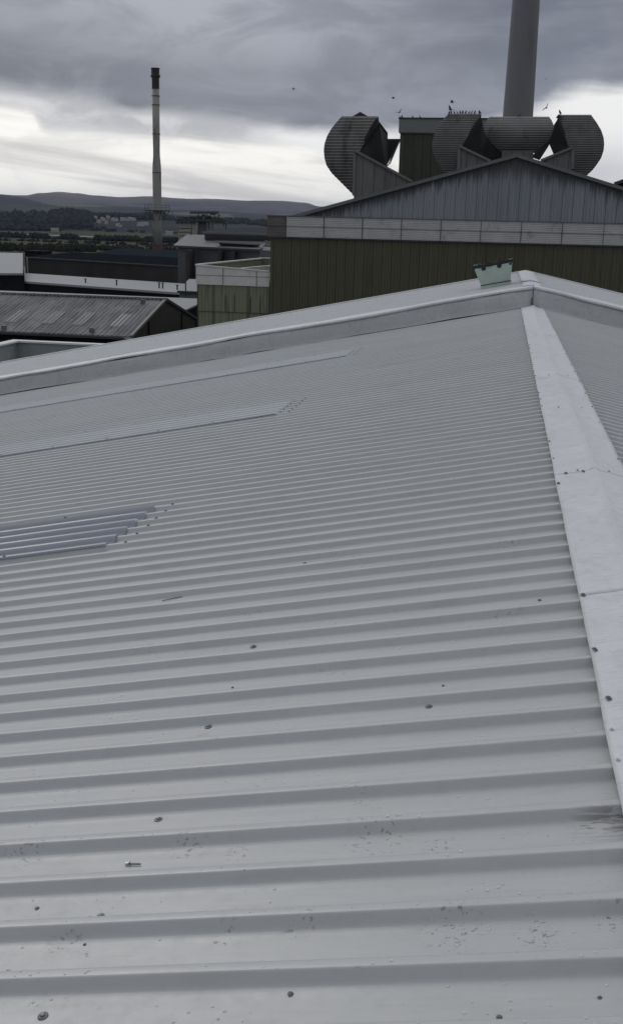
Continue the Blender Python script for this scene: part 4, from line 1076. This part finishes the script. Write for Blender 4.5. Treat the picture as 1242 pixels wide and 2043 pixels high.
# town on the far side of the fields
hs = []
def house(px, py, w_, d_, h_, rot, sh=0):
    p = onZ(px, py, 0.); p.z = gz = max(0, LAND['hills21'](p.x, p.y))-.5; h_ += gz
    t = thing('house', 'small white rendered house in the far cluster beyond the fields', 'house', (p.x, p.y, gz), 'white houses of the far town')
    c_, s_ = math.cos(rot), math.sin(rot)
    def q(a, b, z): return Vector((p.x+a*c_-b*s_, p.y+a*s_+b*c_, z))
    MB().hexa([q(-w_,-d_,gz),q(w_,-d_,gz),q(w_,d_,gz),q(-w_,d_,gz)], [q(-w_,-d_,h_),q(w_,-d_,h_),q(w_,d_,h_),q(-w_,d_,h_)]).build('wall', M['housewall'], t)
    MB().prism([q(-w_-.4,-d_-.4,h_+.01),q(-w_-.4,d_+.4,h_+.01),q(-w_-.4,0,h_+2.6)], q(w_+.4,0,0)-q(-w_-.4,0,0)).build('roof', M['houseroof'], t)
rh = random.Random(11)
for i in range(30):
    px = 152+i*5.4+rh.uniform(-2,2)
    house(px, 455.9+px*.019+rh.choice((-1.3,-.5,.2,.9))+rh.uniform(-.2,.2), rh.uniform(3.5,8), rh.uniform(3.5,5), rh.uniform(4.5,6.5), YAW+rh.uniform(-.9,.9))
for px, py in ((24,455),(107,456),(110,462),(338,468)):
    house(px, py, 6, 4, 4, .3)

# ------------------------------------------------------------------ birds
def bird_mesh(kind, m, seed):
    r_ = random.Random(seed); bm = bmesh.new()
    # one continuous body: rings along the length, wings drawn out of its flanks
    seg = 8; L = .34
    prof = [(-.5,.012,0),(-.34,.03,0),(-.12,.062,0),(.12,.07,.0),(.28,.05,.012),(.36,.036,.03),(.43,.036,.035),(.475,.022,.033),(.53,.004,.028)]
    if kind == 'perched': prof = [(p*.62, q*1.35, z+.10+p*.30) for p, q, z in prof]
    rings = []
    for (x, r, z) in prof:
        rings.append([bm.verts.new((x*L, r*math.cos(a*2*math.pi/seg), z+r*.9*math.sin(a*2*math.pi/seg))) for a in range(seg)])
    for A_, B_ in zip(rings, rings[1:]):
        for i in range(seg): bm.faces.new((A_[i], A_[(i+1)%seg], B_[(i+1)%seg], B_[i]))
    bm.faces.new(list(reversed(rings[0]))); bm.faces.new(rings[-1])
    tl = [bm.verts.new((v_[0]*(.55 if kind == 'perched' else 1), v_[1], v_[2]+(.02 if kind == 'perched' else 0))) for v_ in ((-.17,-.015,0),(-.30,-.05,.0),(-.30,.05,.0),(-.17,.015,0),(-.17,-.015,.008),(-.30,-.05,.006),(-.30,.05,.006),(-.17,.015,.008))]
    for f in ((0,1,2,3),(7,6,5,4),(0,4,5,1),(1,5,6,2),(2,6,7,3),(3,7,4,0)): bm.faces.new([tl[i] for i in f])
    for sg in (-1, 1):
        if kind == 'flying':
            u1 = r_.uniform(.05,.20); u2 = r_.uniform(-.10,.22)
            P_ = [(.09,.05,.03),(.12,.20,.03+u1*.6),(.04,.42,.03+u1*.6+u2*.7),(-.06,.24,.03+u1*.6),(-.06,.05,.03)]
        else: P_ = [(.05,.075,.13),(.0,.088,.12),(-.12,.05,.05),(-.08,.06,.03),(.02,.08,.08)]
        a_ = [bm.verts.new((x, sg*y, z)) for x, y, z in P_]; b_ = [bm.verts.new((x, sg*y, z+.012)) for x, y, z in P_]
        bm.faces.new(a_); bm.faces.new(list(reversed(b_)))
        for i in range(5): bm.faces.new((a_[i], b_[i], b_[(i+1)%5], a_[(i+1)%5]))
    bmesh.ops.recalc_face_normals(bm, faces=bm.faces)
    me = D.meshes.new('bird'); bm.to_mesh(me); bm.free(); me.materials.append(m)
    return me
def bird(px, py, Y, kind, label, rz, group, k=1., m='bird', seed=0, tilt=0.):
    o = D.objects.new('bird', bird_mesh(kind, M[m], seed)); COL.objects.link(o)
    o.location = onY(px, py, Y); o.rotation_euler = (tilt, 0, rz); o.scale = (k*(.62 if kind == 'flying' else .72),)*3
    return tag(o, label, 'bird', group)
FG = 'birds flying over the works'
bird(585, 178, 90, 'flying', 'dark bird flying alone high at left of the cowls', .5, FG, 1.0, 'bird', 1, .3)
bird(784, 196, 85, 'flying', 'dark bird gliding well above the penthouse roof', 3.0, FG, 1.05, 'bird', 2, .2)
bird(796, 224, 82, 'flying', 'dark bird with raised wings just above the penthouse corner', 2.2, FG, 1.25, 'bird', 3, -.6)
bird(901, 204, 82, 'flying', 'upper of two grey birds flying above the second hood', 3.3, FG, 1.45, 'birdgrey', 4, .1)
bird(898, 219, 80, 'flying', 'dark bird about to land on the second hood', 2.9, FG, 1.4, 'bird', 5, .2)
bird(1089, 215, 78, 'flying', 'dark bird banking between the big chimney and the rightmost hood', 1.2, FG, 1.25, 'bird', 6, -.8)
bird(1088, 158, 110, 'flying', 'tiny dark bird high to the right of the big chimney', 1.0, FG, .7, 'bird', 7, .3)
PG = 'birds perched on the second hood'
for i, px in enumerate((895,899,905,911,917,922,928,935,940,946,955,957)):
    bird(px, 226.4 if i > 1 else 227.5-i, 82.5, 'perched', 'small dark bird perched in the row along the second hood', 1.2+i*.7, PG, 1.0, 'bird', 10+i)
for i, (px, py) in enumerate(((797,236),(801,235.8),(823,236.2),(837,235.4))):
    bird(px, py, 100, 'perched', 'small dark bird perched on the penthouse roof edge', .4+i, 'birds perched on the penthouse', 1.2, 'bird', 30+i)
bird(1036, 232, 84.8, 'perched', 'dark bird perched on top of the middle hood', .3, None, 1.4, 'bird', 40)
bird(1116, 227.5, 82.2, 'perched', 'dark bird perched on the left corner of the rightmost hood', 2.3, None, 1.4, 'bird', 41)

# ------------------------------------------------------------------ air between here and the hills
hz = D.materials.new('thin damp air'); hz.use_nodes = True; t = NT(hz.node_tree); t.n.clear()
pv = t.new('ShaderNodeVolumePrincipled'); pv.inputs['Color'].default_value = (.58,.70,1.0,1); pv.inputs['Density'].default_value = HAZE
t.l.new(pv.outputs[0], t.new('ShaderNodeOutputMaterial').inputs['Volume'])
tag(MB().box(-31500, 31500, -1500, 31500, -8, 470).build('haze', hz), 'thin pale damp air fading the far hills', 'haze', kind='stuff')
scene.cycles.volume_bounces = 0
